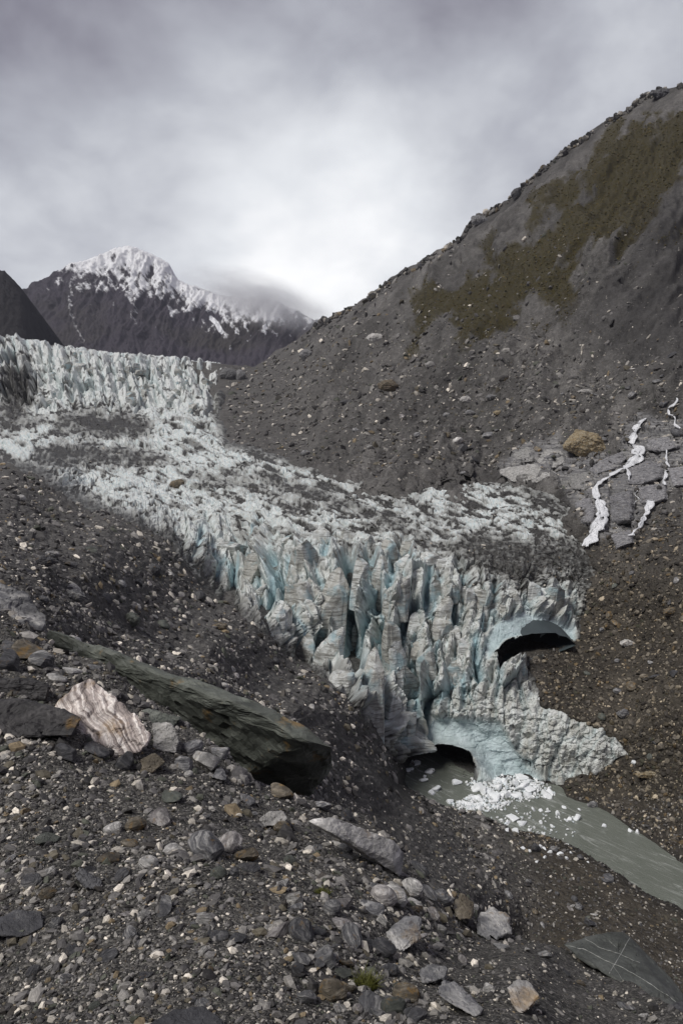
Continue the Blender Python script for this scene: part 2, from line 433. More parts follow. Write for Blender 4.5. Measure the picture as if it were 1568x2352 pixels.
attr(vmesh, 'dark', padf(sstep(-60, 80, poly_sd(U, V, [(1300,760),(1420,640),(1500,480),(1720,420),(1720,880),(1500,880),(1380,840)]) + 70 * vn)))  # darker wet rock, with some edge vignette painted into its tone
def mat_valley():
    m, nt, b = newmat('scree_and_moraine'); p = geo_pos(nt)
    c1 = voro(nt, p, .9); s1 = N(nt, 'ShaderNodeSeparateColor'); L(nt, c1, s1.inputs[0])
    c2 = voro(nt, p, 2.8); s2 = N(nt, 'ShaderNodeSeparateColor'); L(nt, c2, s2.inputs[0])
    g = M2(nt, 'POWER', M2(nt, 'ADD', M2(nt, 'MULTIPLY', s1.outputs[0], .5), M2(nt, 'MULTIPLY', s2.outputs[1], .5)), 2.6)
    big = noise(nt, p, .03, 8, .72); mid = noise(nt, p, .16, 6, .7)
    g2 = M2(nt, 'ADD', M2(nt, 'MULTIPLY', g, .55), M2(nt, 'MULTIPLY', M2(nt, 'POWER', M2(nt, 'ADD', big, mid), 3.0), .32), clamp=True)
    col = mixc(nt, g2, (.031, .029, .0275), (.180, .173, .163))
    colb = mixc(nt, g2, (.017, .015, .012), (.105, .092, .073))
    col = mixc(nt, A(nt, 'brown'), col, colb)
    chf = N(nt, 'ShaderNodeMapRange'); L(nt, A(nt, 'chute'), chf.inputs[0]); chf.inputs[1].default_value = -1; chf.inputs[3].default_value = .42; chf.inputs[4].default_value = 1.65
    cc_ = N(nt, 'ShaderNodeCombineColor'); [L(nt, chf.outputs[0], cc_.inputs[k]) for k in range(3)]
    col = mixc(nt, 1.0, col, cc_.outputs[0], 'MULTIPLY')
    vn = noise(nt, p, .35, 5, .7)
    vcol = mixc(nt, vn, (.018, .016, .006), (.070, .056, .015))
    col = mixc(nt, M2(nt, 'MULTIPLY', A(nt, 'veg'), M2(nt, 'ADD', vn, .35, ), clamp=True), col, vcol)
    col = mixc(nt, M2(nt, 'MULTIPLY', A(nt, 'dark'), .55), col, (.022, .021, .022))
    lv = VM(nt, 'MULTIPLY', p, (.12, .12, 1.1)).outputs[0]
    ln = noise(nt, lv, 1.3, 7, .65)
    bcol = ramp(nt, ln, [(.32, (.09, .09, .094)), (.5, (.20, .198, .20)), (.66, (.38, .372, .355))])
    col = mixc(nt, A(nt, 'bed'), col, bcol)
    col = mixc(nt, M2(nt, 'MULTIPLY', A(nt, 'wet'), .5), col, (.02, .02, .02))
    L(nt, col, b.inputs['Base Color']); b.inputs['Roughness'].default_value = .85
    b.inputs['Specular IOR Level'].default_value = .25
    d1 = voro(nt, p, .9, 'Distance'); d2 = voro(nt, p, 2.8, 'Distance')
    h = M2(nt, 'ADD', M2(nt, 'MULTIPLY', d1, -1.0), M2(nt, 'ADD', M2(nt, 'MULTIPLY', d2, -.35), M2(nt, 'MULTIPLY', ln, 1.2)))
    bump(nt, b, h, .9, .5)
    return m
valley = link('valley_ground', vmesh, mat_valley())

tag(valley, 'grey scree mountainside and moraine banks around the glacier tongue', kind='structure')

# --- glacier
NU2, NV2 = 800, 640
gtop = interp([(-190,772),(0,778),(100,790),(230,813),(330,820),(500,832),(512,834),(516,850),(560,1000),(640,1030),(800,1080),(900,1110),(960,1095),(1020,1078),(1150,1078),(1260,1090),(1330,1130),(1400,1200),(1460,1300),(1470,1500)])
gbot = interp([(-190,1110),(0,1120),(90,1150),(200,1210),(300,1260),(400,1330),(545,1470),(620,1540),(730,1620),(800,1690),(870,1770),(905,1815),(1000,1822),(1290,1825),(1390,1800),(1470,1770)])
U, V = build_sheet(-190, 1468, NU2, lambda u: 0 * u + 768, lambda u: 0 * u + 1828, NV2)
D = VD(U, V); SD = poly_sd(U, V, GLAC) + (9 * fbm(P2(U / 40, V / 40, .5), 3, 5) + 3 * perlin(P2(U / 9, V / 9, 1.5))) * sstep(840, 900, V)
thick = sstep(0, 70, SD)
fw = sstep(1120, 1330, V - .12 * (U - 400) + 40 * fbm(P2(U / 80, V / 60, 31.), 3, 99))            # front of the tongue
iw = sstep(1000, 890, V + 30 * fbm(P2(U / 60, V / 60, 41.), 3, 98))                                 # icefall
mw = np.clip(1 - fw - iw, 0, 1)
wx = fbm(P2(U / 50, V / 80, 1.), 3, 101); wy = fbm(P2(U / 50, V / 80, 5.), 3, 103)
disp = np.zeros_like(U); blue = np.zeros_like(U)
def addf(w, su, sv, amp, crev, depth, seed, ang=0.0, warp=.5, tilt=1.3, bl=.6):
    global disp, blue
    c, s = math.cos(ang), math.sin(ang)
    a = (U * c + V * s) / su + warp * wx * 40 / su * .5; b_ = (-U * s + V * c) / sv + warp * wy * 40 / sv * .5
    f, g, r = facets(a, b_, seed, tilt, crev)
    disp = disp + w * (amp * f - depth * g); blue = np.maximum(blue, w * g * bl)
# icefall seracs
ivar = .45 + .9 * sstep(-.3, .4, fbm(P2(U / 70, V / 60, 21.), 3, 207))
addf(iw * ivar, 22, 30, 15, .10, 8, 201, .12, .8, 1.8, .35); addf(iw, 8, 12, 6, .2, 2, 203, .05, .8, 1.6, .1); addf(iw, 55, 70, 26, .1, 8, 205, .2, .7, 1.4, .3)
# flatter middle with ogive ridges
addf(mw, 80, 16, 7, .1, 4, 211, .22, .9, 1.5, .15); addf(mw, 24, 8, 3.5, .12, 1.5, 213, .24, .9, 1.6, .05); addf(mw, 9, 5, 1.2, .2, .5, 215, .0, .5)
al_, ac_ = U * .975 + V * .22 + 22 * wx, -U * .22 + V * .975 + 16 * wy
disp = disp + mw * (9 * fbm(P2(al_ / 120, ac_ / 13, 3.), 5, 217, .55, ridged=True) + 4 * fbm(P2(al_ / 30, ac_ / 6, 5.), 3, 219, .6, ridged=True))
# broken front
addf(fw, 58, 130, 30, .05, 14, 221, -.10, .7, 1.8, .6); addf(fw, 20, 46, 11, .06, 5, 223, -.12, .7, 1.8, .25)
addf(fw, 9, 13, 4, .1, 1.5, 225, .1, .6, 1.6, .05)
def blades(w, wid, amp, seed, lean, bl):
    # leaning fins: flat flanks, sharp crests, deep narrow slots between
    global disp, blue
    a = (U - lean * (V - 1450)) / wid + 1.1 * fbm(P2(U / 130, V / 170, seed * .1), 3, seed) + .25 * fbm(P2(U / 30, V / 60, 2.), 2, seed + 1)
    k = np.floor(a); f = a - k; z0 = np.zeros(U.shape, np.int64); h = _hash(k.astype(np.int64), np.floor((V + 60 * perlin(P2(k * 1.7, V / 300, 1.), seed + 2)) / (wid * 3.2)).astype(np.int64), z0, seed)
    r1 = (h & 1023) / 1023.; r2 = ((h >> 10) & 1023) / 1023.; pk = .3 + .4 * r2
    tri = np.where(f < pk, f / pk, (1 - f) / (1 - pk))
    disp = disp + w * amp * (.5 + .8 * r1) * (tri - .45) + w * amp * .35 * (r2 - .5)
    blue = np.maximum(blue, w * bl * np.exp(-(tri / .2) ** 2))
rgt = sstep(900, 1150, U)
lean_ = np.interp(U, [450, 700, 900, 1100, 1300], [.40, .22, .0, -.18, -.30])
blades(fw * (1 - .3 * rgt), 62, 46, 231, lean_, .85); blades(fw, 27, 13, 233, lean_ * 1.3, .3)
blades(iw * ivar, 26, 20, 235, .25, .45); blades(mw, 40, 7, 237, 1.6, .1)
addf(fw, 34, 24, 10, .05, 5, 241, .35, .9, 1.9, .1)
CREV = [  # traced crevasses: outline, half width, depth
 ([(800,1290),(795,1360),(800,1430),(808,1490),(815,1535)],12,50),([(845,1425),(826,1480),(806,1540)],8,42),([(850,1290),(862,1350),(858,1400)],10,26),
 ([(625,1285),(640,1335),(622,1385)],9,26),([(668,1300),(650,1380)],6,18),([(868,1620),(862,1690)],9,40),([(950,1395),(925,1450),(905,1495)],9,30),
 ([(962,1540),(950,1640)],6,16),([(905,1290),(896,1360)],8,24),([(545,1300),(532,1370)],7,18),([(505,1300),(492,1360)],6,16),([(1040,1380),(1035,1440)],6,14),
 ([(1000,1545),(985,1600),(978,1660)],6,18),([(1090,1475),(1098,1560)],6,18),([(760,1235),(745,1290)],6,14),([(925,1265),(945,1310)],7,18),([(985,1320),(975,1390)],6,16),
 ([(1135,1345),(1110,1440)],6,14),([(1050,1300),(1075,1350)],6,12),([(735,1430),(722,1520)],6,14),([(880,1440),(870,1540)],6,20),([(1040,1570),(1010,1610)],5,12),([(1060,1560),(1065,1620)],5,12),
 ([(600,1215),(570,1250)],6,12),([(460,1230),(440,1290)],6,14),([(830,1560),(790,1640)],5,12)]
for pts, w, dep in CREV:
    w = w * 1.35; dep = dep * 1.7
    q = line_d(U + 9 * wx, V + 9 * wy, pts); k = np.exp(-(q / w) ** 2)
    disp -= dep * k; blue = np.maximum(blue, .95 * np.exp(-(q / (w * 1.35)) ** 2))
RIDGE = [([(745,1285),(790,1315),(775,1420),(750,1520)],34,16),([(852,1380),(845,1440),(850,1500)],13,18),([(940,1345),(905,1420),(890,1500)],20,16),([(895,1565),(890,1690)],16,22),
 ([(985,1500),(985,1600)],18,10),([(1085,1450),(1085,1600)],22,12),([(1195,1515),(1205,1590)],16,16),([(820,1590),(850,1650)],24,12),([(690,1290),(640,1420)],22,12),([(600,1200),(480,1215)],12,9),([(1000,1320),(1060,1400)],24,8)]
for pts, w, h in RIDGE:
    q = line_d(U, V, pts); disp += h * np.exp(-(q / w) ** 2)
# smooth scooped ice round the two caves
ALC = [(930,1740),(975,1665),(1010,1640),(1150,1655),(1185,1720),(1250,1800),(1100,1800),(1080,1745),(1020,1705),(960,1725)]
ALC2 = [(1110,1480),(1135,1430),(1200,1405),(1320,1440),(1325,1475),(1250,1452),(1160,1475),(1120,1520)]
smo = np.maximum(sstep(-12, 14, poly_sd(U, V, ALC)), sstep(-8, 10, poly_sd(U, V, ALC2)))
disp = disp * (1 - .93 * smo) - 12 * smo + smo * (7 * fbm(P2(U / 60, V / 30, 8.), 5, 305, .6) + 4 * facets(U / 26, V / 20, 306, 1.5, .05)[0])
blue = np.maximum(blue * (1 - .4 * smo), .66 * smo)
lip = np.exp(-(poly_sd(U, V, [(895,1800),(905,1764),(930,1742),(952,1727),(985,1713),(1020,1707),(1050,1716),(1072,1738),(1082,1765),(1100,1800)]) / 30) ** 2)
disp += 56 * lip; blue *= 1 - .3 * lip
rub = sstep(-15, 25, poly_sd(U, V, [(1000,1640),(1060,1600),(1240,1600),(1330,1655),(1440,1700),(1440,1740),(1290,1790),(1190,1730),(1150,1660)]))
f_, g_, r_ = facets(U / 13, V / 11, 301, 1.6, .2); disp = disp * (1 - .72 * rub) + rub * (8 * f_ - 2 * g_); blue *= 1 - .5 * rub
disp += 2.0 * fbm(P2(U / 7, V / 9, 3.3), 3, 107)
# debris cover
DEB = [[(120,975),(200,950),(290,962),(355,985),(340,1018),(250,1022),(130,1005)],
 [(80,1055),(130,1028),(220,1036),(350,1050),(400,1072),(320,1086),(200,1082),(90,1080)],
 [(0,850),(60,830),(90,900),(60,960),(130,980),(0,1010)],
 [(530,1012),(640,1035),(720,1080),(640,1075),(560,1040)],
 [(570,1085),(640,1110),(720,1120),(820,1165),(920,1205),(1020,1270),(1110,1300),(1000,1278),(900,1235),(800,1190),(690,1165),(600,1120)],
 [(720,1075),(800,1090),(860,1130),(920,1150),(1000,1100),(960,1180),(1060,1215),(1000,1230),(900,1180),(800,1130)],
 [(1140,1098),(1250,1110),(1325,1160),(1345,1240),(1290,1225),(1230,1180),(1170,1140)],
 [(1000,1265),(1100,1230),(1220,1245),(1340,1240),(1390,1300),(1350,1400),(1300,1330),(1240,1340),(1190,1370),(1130,1340),(1060,1310)],
 [(380,1190),(440,1260),(520,1330),(560,1400),(640,1480),(760,1570),(830,1640),(870,1700),(900,1750),(870,1780),(700,1640),(480,1420),(350,1260)],
 [(420,1100),(560,1090),(640,1130),(760,1170),(700,1190),(580,1150),(460,1130)],
 [(1240,1640),(1340,1650),(1440,1700),(1440,1760),(1330,1790),(1290,1750),(1290,1690)]]
deb = np.zeros_like(U)
dn = fbm(P2(U / 38, V / 17, 2.), 5, 111); dn2 = fbm(P2(U / 9, V / 6, 2.), 3, 113)
STR = [.88, .88, .8, .78, .80, .45, .62, .76, .7, .5, .12]
for s_, pl in zip(STR, DEB):
    deb = np.maximum(deb, s_ * sstep(-34, 30, poly_sd(U, V, pl) + 44 * dn + 12 * dn2))
edge = sstep(40, 0, SD) * sstep(830, 900, V)
deb = np.maximum(deb, .75 * edge * (1 - .8 * sstep(1180, 1240, U) * sstep(1560, 1620, V)))
lite = sstep(.02, .4, dn + .9 * dn2 - .06) * (.95 * mw + .28 * fw + .75 * iw)
flow = fbm(P2((U * .94 + V * .34) / 90, (-U * .34 + V * .94) / 11, 6.), 5, 115, .62)
streaky = mw * sstep(480, 620, U) * sstep(-.12, .22, flow + .5 * dn) * .85 + mw * sstep(620, 480, U) * sstep(-.02, .30, flow + .4 * dn) * .62
greyice = sstep(-30, 20, poly_sd(U, V, [(980,1110),(1150,1095),(1320,1160),(1340,1240),(1100,1250),(1000,1230)])) * sstep(-.1, .4, flow + .6 * dn2) * .55
deb = np.clip(np.maximum(np.maximum(deb, streaky), greyice) + .33 * dn2 * (deb > .1) + lite * (1 - smo), 0, 1)
deb = np.clip(deb - .8 * smo - .45 * rub * (U < 1380), 0, 1)
disp = disp * (1 - .55 * deb * (mw + fw * .6)) 
disp = disp * sstep(-10, 30, SD + 6) 
lift = 14 * thick * fw + 10 * thick * mw + 6 * iw
base = pos(U, V, D * (1 + .09 * sstep(6, -30, SD)))
nrm = grid_normals(base)
nrm = nrm * .8 + np.array([0, -.25, .2]); nrm /= np.linalg.norm(nrm, axis=-1, keepdims=True)
unit = D / FOC
Pg = base + nrm * ((disp + lift) * unit)[..., None]
# dirt layers in the front
lc, ls = facets(U / 46 - .1, V / 105, 221)[2], None
layc = (V + (lc - .5) * 60 + 26 * wy - .18 * U) / 15
band = fbm(P2(layc, U / 160, 1.), 4, 121, .65)
band = sstep(-.05, .35, band) * fw * (1 - smo) * (1 - .8 * rub)
CAVE = [(900,1764),(925,1739),(950,1722),(985,1708),(1020,1702),(1052,1711),(1076,1734),(1086,1765),(1094,1800),(1080,1815),(925,1815)]
CAVE2 = [(1133,1500),(1160,1477),(1210,1458),(1260,1453),(1305,1466),(1318,1482),(1285,1498),(1222,1510),(1195,1520),(1170,1538),(1148,1540)]
cq = np.maximum(poly_sd(U, V, CAVE), poly_sd(U, V, CAVE2)) + 3 * perlin(P2(U / 9, V / 9, 3.))
hole = cq > 0
keep = ~(hole[:-1, :-1] & hole[1:, 1:]) & (SD[:-1, :-1] > -26) & ((SD[:-1, :-1] > -3) | (V[:-1, :-1] > 900))
GP, GU, GV, GDEB = Pg, U, V, deb
gmesh = mesh_np('glacier', Pg.reshape(-1, 3), grid_faces(*Pg.shape[:2], keep=keep), False)
for k_, a_ in (('debris', deb), ('blue', blue), ('band', band), ('front', fw)): attr(gmesh, k_, a_.ravel())
def mat_ice(name, plain=False):
    m, nt, b = newmat(name); p = geo_pos(nt)
    n1 = noise(nt, p, .35, 6, .65); n2 = noise(nt, p, 1.6, 5, .7)
    white = mixc(nt, n1, (.62, .655, .63), (.92, .935, .91))
    dirty = mixc(nt, n2, (.36, .355, .315), (.64, .64, .59))
    col = mixc(nt, ramp(nt, n1, [(.38, 1.0), (.62, 0.0)]), white, dirty)
    if not plain:
        far = M2(nt, 'SUBTRACT', 1.0, A(nt, 'front'))
        col = mixc(nt, M2(nt, 'MULTIPLY', far, .35), col, (.74, .77, .77))
        bf = M2(nt, 'MULTIPLY', A(nt, 'band'), ramp(nt, n2, [(.3, .35), (.6, 1.0)]))
        col = mixc(nt, M2(nt, 'MULTIPLY', bf, .72), col, (.19, .185, .16))
        bcol = mixc(nt, n1, (.24, .42, .48), (.48, .64, .68))
        col = mixc(nt, M2(nt, 'MULTIPLY', A(nt, 'blue'), .85), col, bcol)
        n3 = noise(nt, p, .5, 4, .7)
        dcol = mixc(nt, ramp(nt, voro(nt, p, 1.1), [(.2, 0.0), (.9, 1.0)]), (.026, .025, .023), (.082, .08, .074))
        df = M2(nt, 'ADD', A(nt, 'debris'), M2(nt, 'MULTIPLY', M2(nt, 'SUBTRACT', n3, .5), .5))
        grey = mixc(nt, n2, (.20, .20, .185), (.42, .425, .405))
        col = mixc(nt, ramp(nt, df, [(.10, 0.0), (.42, .85)]), col, grey)
        col = mixc(nt, ramp(nt, df, [(.42, 0.0), (.80, 1.0)]), col, dcol)
    L(nt, col, b.inputs['Base Color']); b.inputs['Roughness'].default_value = .55
    b.inputs['Specular IOR Level'].default_value = .35
    bump(nt, b, M2(nt, 'ADD', n2, M2(nt, 'MULTIPLY', noise(nt, p, 5, 4, .7), .4)), .7, .5)
    return m
ICE = mat_ice('glacier_ice'); ICE_PLAIN = mat_ice('clean_ice', True)
ICE_DARK, nt_, b_ = newmat('shade_dark_cave_ice'); b_.inputs['Base Color'].default_value = (.05, .065, .07, 1); b_.inputs['Roughness'].default_value = .6  # cave gloom put into the colour: walls near black in place of shade
glacier = link('glacier', gmesh, ICE)
tag(glacier, 'grey white glacier tongue with blue crevasses and two melt caves', kind='structure')
# caves run back into the ice
def cave(poly, d0, length, sx):
    pl = np.array(poly, float); c = pl.mean(0); n = 48
    seg = np.r_[pl, pl[:1]]; L_ = np.r_[0, np.cumsum(np.hypot(*np.diff(seg, axis=0).T))]
    s = np.linspace(0, L_[-1], n, endpoint=False)
    ring = np.c_[np.interp(s, L_, seg[:, 0]), np.interp(s, L_, seg[:, 1])]
    rings = []
    K_ = 14
    for k in range(K_):
        t = k / (K_ - 1)
        q = c + (ring - c) * (1.03 + .45 * math.sin(math.pi * min(t * 1.3, 1)) - .1 * t)
        P_ = pos(q[:, 0], q[:, 1], np.full(n, d0))
        P_ = P_ + np.array([sx, 1, .02]) * (length * t)
        P_ += .7 * np.stack([fbm(P_ * .4, 3, 5), 0 * s, fbm(P_ * .4, 3, 9)], -1)
        rings.append(P_)
    Pg = np.array(rings); Pg = np.concatenate([Pg, Pg[:, :1]], 1)
    vs = np.r_[Pg.reshape(-1, 3), [Pg[-1].mean(0)]]
    return Pg, vs
for nm, poly, d0, ln, sx in (('cave_wall', CAVE, float(VD(np.array([1000.]), np.array([1740.]))[0]) - 2.5, 55, -.1), ('cave_wall', CAVE2, float(VD(np.array([1230.]), np.array([1490.]))[0]) + .8, 40, -.45)):
    Pg, vs = cave(poly, d0, ln, sx)
    me = mesh_np(nm, Pg.reshape(-1, 3), grid_faces(*Pg.shape[:2]), True)
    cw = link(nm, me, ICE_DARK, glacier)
    back = Pg[-1, :-1]; bm = bmesh.new(); f = bm.faces.new([bm.verts.new(v) for v in back])
    me2 = bpy.data.meshes.new('cave_back'); bm.to_mesh(me2); bm.free()
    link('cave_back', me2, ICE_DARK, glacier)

# --- river
def mat_water():
    m, nt, b = newmat('glacial_water'); p = geo_pos(nt)
    n = noise(nt, VM(nt, 'MULTIPLY', p, (.25, .12, 1)).outputs[0], 1.0, 4, .6)
    mpw = N(nt, 'ShaderNodeMapping'); mpw.inputs['Rotation'].default_value = (0, 0, math.radians(48)); L(nt, p, mpw.inputs[0]); pw_ = mpw.outputs[0]
    fo = noise(nt, VM(nt, 'MULTIPLY', pw_, (.14, .75, 1)).outputs[0], 1.0, 7, .74, 1.2)
    L(nt, mixc(nt, ramp(nt, fo, [(.53, 0.), (.68, .6)]), mixc(nt, n, (.135, .150, .125), (.205, .22, .19)), (.55, .57, .54)), b.inputs['Base Color'])
    b.inputs['Roughness'].default_value = .22; b.inputs['IOR'].default_value = 1.33
    w = noise(nt, VM(nt, 'MULTIPLY', pw_, (.5, 1.3, 1)).outputs[0], 1.3, 5, .65, 1.4)
    bump(nt, b, w, .6, .5)
    return m
WATER = mat_water()
gx, gy = np.meshgrid(np.linspace(-60, 150, 150), np.linspace(60, 260, 150))
gz = WATER_Z + .10 * fbm(P2(gx / 4, gy / 6, 0.), 4, 131) + .05 * fbm(P2(gx / 1.2, gy / 2, 0.), 2, 133)
river = link('river', mesh_np('river', np.stack([gx, gy, gz], -1).reshape(-1, 3), grid_faces(150, 150), True), WATER)
tag(river, 'grey green silty melt river flowing out of the ice cave', kind='structure')

# --- far mountain and dark ridge
def far_sheet(name, sky, base_v, dtop, dbot, nu, nv, u0, u1, amp, seed):
    sk0 = interp(sky); sk = lambda u: sk0(u) + 11 * fbm(P2(u / 26., 0 * u, 2.2), 6, seed + 9, .72)
    U, V = build_sheet(u0, u1, nu, sk, lambda u: 0 * u + base_v, nv)
    t = (V - sk(U)) / (base_v - sk(U))
    D = dtop * (1 - t) + dbot * t
    Pg = pos(U, V, D); un = D / FOC
    a = U + .35 * (V - 600)
    wv_ = 14 * fbm(P2(U / 60, V / 60, 3.), 3, seed + 5)
    g = fbm(P2((a + wv_) / 48, V / 150, 1.), 6, seed, .6, ridged=True); g2 = fbm(P2((U - .5 * V + wv_) / 16, V / 30, 2.), 5, seed + 3, .6)
    Pg = Pg + np.array([0, -1, .15]) * ((amp * g + amp * .35 * g2) * un * sstep(0, .06, t))[..., None]
    return U, V, t, Pg, g, g2
MSKY = [(-260,690),(-100,690),(55,668),(100,642),(140,620),(160,606),(185,604),(215,588),(240,582),(262,570),(290,566),(312,568),(340,578),(365,592),(388,604),(398,622),(408,640),(440,655),(470,666),(520,680),(570,684),(600,680),(640,694),(690,716),(722,735),(760,735),(830,760),(1000,800)]
U, V, t, Pg, g, g2 = far_sheet('snow_mountain', MSKY, 900, 3900, 2500, 700, 280, -250, 960, 42, 151)
sline = interp([(-250,600),(100,622),(150,640),(220,662),(300,672),(360,690),(420,712),(460,728),(520,752),(600,752),(700,748),(760,760)])
wvm = 14 * fbm(P2(U / 40, V / 40, 3.), 3, 161)
snow = (sline(U) - V) / 78.0 + 1.5 * fbm(P2((U + .5 * V + wvm) / 24, V / 40, 4.), 5, 157, .65) + 1.5 * g2 + .8 * g - .2
snow = np.maximum(snow, 3 * np.exp(-(line_d(U, V, [(490, 738), (503, 752), (512, 768)]) / 4) ** 2))
for ln in ([(178, 640), (170, 690), (178, 740), (200, 790)], [(320, 660), (312, 700), (318, 750)]):
    snow = np.maximum(snow, .42 * np.exp(-(line_d(U + 22 * g2, V, ln) / 5) ** 2))
fold = fold_rows(Pg, 3, (0, 120, -100))
me = mesh_np('snow_mountain', fold.reshape(-1, 3), grid_faces(*fold.shape[:2]), True)
attr(me, 'snow', padf(snow, 3))
def mat_far(name, dark, light, snowy):
    m, nt, b = newmat(name); p = geo_pos(nt)
    n = noise(nt, p, .006, 7, .65); col = mixc(nt, n, dark, light)
    if snowy:
        gn = noise(nt, p, .0025, 4); col = mixc(nt, ramp(nt, gn, [(.45, 0.), (.65, .5)]), col, (.05, .047, .03))
        sn = M2(nt, 'ADD', A(nt, 'snow'), M2(nt, 'MULTIPLY', M2(nt, 'SUBTRACT', noise(nt, p, .03, 5, .75), .5), 1.4))
        col = mixc(nt, ramp(nt, sn, [(.3, 0.), (.75, 1.)]), col, (.93, .94, .96))
    L(nt, col, b.inputs['Base Color']); b.inputs['Roughness'].default_value = .9
    b.inputs['Specular IOR Level'].default_value = .1
    bump(nt, b, noise(nt, p, .02, 6, .7), .8, 30)
    return m
tag(link('snow_mountain', me, mat_far('far_rock', (.040, .036, .046), (.085, .076, .092), True)), 'dark mountain with a snow dusted summit half lost in cloud', kind='structure')
RSKY = [(-300,560),(-100,598),(0,618),(12,621),(24,634),(40,652),(56,670),(66,690),(74,730),(90,790),(110,840),(140,900)]
U, V, t, Pg, g, g2 = far_sheet('rock_ridge', RSKY, 910, 1650, 1250, 120, 120, -300, 136, 14, 171)
fold = fold_rows(Pg, 3, (10, 40, -30))
me = mesh_np('rock_ridge', fold.reshape(-1, 3), grid_faces(*fold.shape[:2]), True)
tag(link('rock_ridge', me, mat_far('ridge_rock', (.022, .021, .024), (.05, .048, .05), False)), 'near black rock ridge rising beside the icefall', kind='structure')

# --- near gravel bench
FCTRL = [(0,2352,3.6),(784,2352,3.4),(1300,2352,4.2),(1568,2352,5.0),(1720,2352,5.4),(-190,2352,3.7),(0,2100,4.9),(784,2100,5.0),(1200,2230,5.3),(1568,2230,7.2),
  (0,1900,6.2),(500,1900,6.8),(800,1950,7.8),(930,1960,9.3),(1000,2050,8.3),(1130,2150,8.6),(1290,2185,8.8),(1450,2250,7.6),
  (0,1720,7.8),(300,1750,8.6),(600,1840,9),(760,1850,10.5),(0,1500,10.5),(-190,1500,10.5),(-190,1300,15),(-190,1800,7.2),(120,1450,13),(370,1560,12.4),(640,1660,12.2),(770,1745,12.8),(0,1330,14.5),(830,1850,12),(200,1600,9.9),(420,1700,10)]
FD = rbf(FCTRL, .01)
ftop = interp([(-190,1270),(0,1335),(60,1400),(130,1490),(230,1520),(330,1590),(430,1665),(520,1730),(590,1800),(700,1838),(790,1852),(840,1872),(925,1955),(1000,2050),(1130,2140),(1290,2180),(1420,2235),(1500,2290),(1568,2325),(1720,2420)])
U, V = build_sheet(-190, 1700, 680, lambda u: ftop(u) + 8 * fbm(P2(u / 50, 0 * u, .3), 3, 181), lambda u: 0 * u + 2420, 420)
D = FD(U, V); base = pos(U, V, D); nrm = grid_normals(base)
dsp = (D / FOC) * (14 * fbm(P2(U / 190, V / 110, 1.), 4, 183) + 4 * fbm(P2(U / 22, V / 12, 2.), 3, 187))
Pg = base + nrm * dsp[..., None]
FP, FN, FU, FV = Pg, grid_normals(Pg), U, V
rows = [Pg[0] + np.array([.05, .4, -.5]) * (k ** 1.35) for k in range(12, 0, -1)]
fold = np.concatenate([np.array(rows), Pg], 0)
me = mesh_np('gravel_bench', fold.reshape(-1, 3), grid_faces(*fold.shape[:2]), True)
bench = link('gravel_bench', me, mat_gravel('fine_gravel', 26.0, (.021, .020, .0188), (.28, .266, .238)))
tag(bench, 'near bench of loose dark gravel above the river', kind='structure')

# ------------------------------------------------------------------ sampling a surface at an image point
class Surf:
    def __init__(s, P_, N_, U_, V_):
        s.P, s.N, s.U, s.V = P_, N_, U_, V_; s.bvh = None
    def at(s, u, v):
        u = np.atleast_1d(np.asarray(u, float)); v = np.atleast_1d(np.asarray(v, float))
        if len(u) < 2000:                                  # few points: true sight lines onto the finished relief
            if s.bvh is None:
                q = s.P[::2, ::2]; s.bvh = BVHTree.FromPolygons(q.reshape(-1, 3).tolist(), grid_faces(*q.shape[:2]).tolist())
            D_ = pos(u, v, np.ones(len(u))) - EYE; Po, No, ok = np.zeros((len(u), 3)), np.zeros((len(u), 3)), np.zeros(len(u), bool)
            for i, dv in enumerate(D_):
                h = s.bvh.ray_cast(Vector(EYE), Vector(dv))
                if h[0] is None: Po[i], No[i] = EYE + dv * 100, (0, 0, 1); continue
                n_ = h[1] if h[1].dot(Vector(dv)) < 0 else -h[1]
                Po[i], No[i], ok[i] = h[0], n_, True
            return Po, No, ok
        nc = s.U.shape[1]; c = np.clip(np.rint((u - s.U[0, 0]) / (s.U[0, -1] - s.U[0, 0]) * (nc - 1)).astype(int), 0, nc - 1)
        t0, t1 = s.V[0, c], s.V[-1, c]; nr = s.V.shape[0]
        r = np.rint((v - t0) / (t1 - t0) * (nr - 1)).astype(int)
        ok = (r >= 0) & (r < nr); r = np.clip(r, 0, nr - 1)
        return s.P[r, c], s.N[r, c], ok
BENCH = Surf(FP, FN, FU, FV); GROUND = Surf(VP, VN, VU, VV); ICES = Surf(GP, grid_normals(GP), GU, GV)
def dist(P_): return (P_ - EYE) @ FWD

# ------------------------------------------------------------------ stones too many to count
def ico(sub):
    bm = bmesh.new(); bmesh.ops.create_icosphere(bm, subdivisions=sub, radius=1.0)
    v = np.array([x.co[:] for x in bm.verts]); f = np.array([[y.index for y in x.verts] for x in bm.faces]); bm.free()
    return v, f
ICO1, ICO1F = ico(1)
ICO3, ICO3F = ico(3)
ICO4, ICO4F = ico(4)
def chip(v, rng, n, lo=.55, hi=.95, keep=0.0):
    """knock flat faces off a round lump"""
    v = v.copy()
    for _ in range(n):
        d = rng.normal(size=3); d /= np.linalg.norm(d); h = rng.uniform(lo, hi)
        s = v @ d; over = np.maximum(s - h, 0) * (1 - keep); v -= over[:, None] * d
    return v
TINY = [chip(ICO1, np.random.default_rng(k), 5, .45, .8) for k in range(16)]
PAL = np.array([(.04,.04,.042),(.075,.075,.08),(.13,.13,.135),(.22,.22,.22),(.36,.35,.33),(.62,.60,.56),(.095,.088,.07),(.07,.078,.066),(.17,.14,.095),(.05,.047,.045)]) * np.array([1.05, 1.0, .92])
PW = np.array([.16,.19,.18,.16,.11,.035,.05,.05,.03,.04])
STONE_MAT = mat_stones('loose_stones')
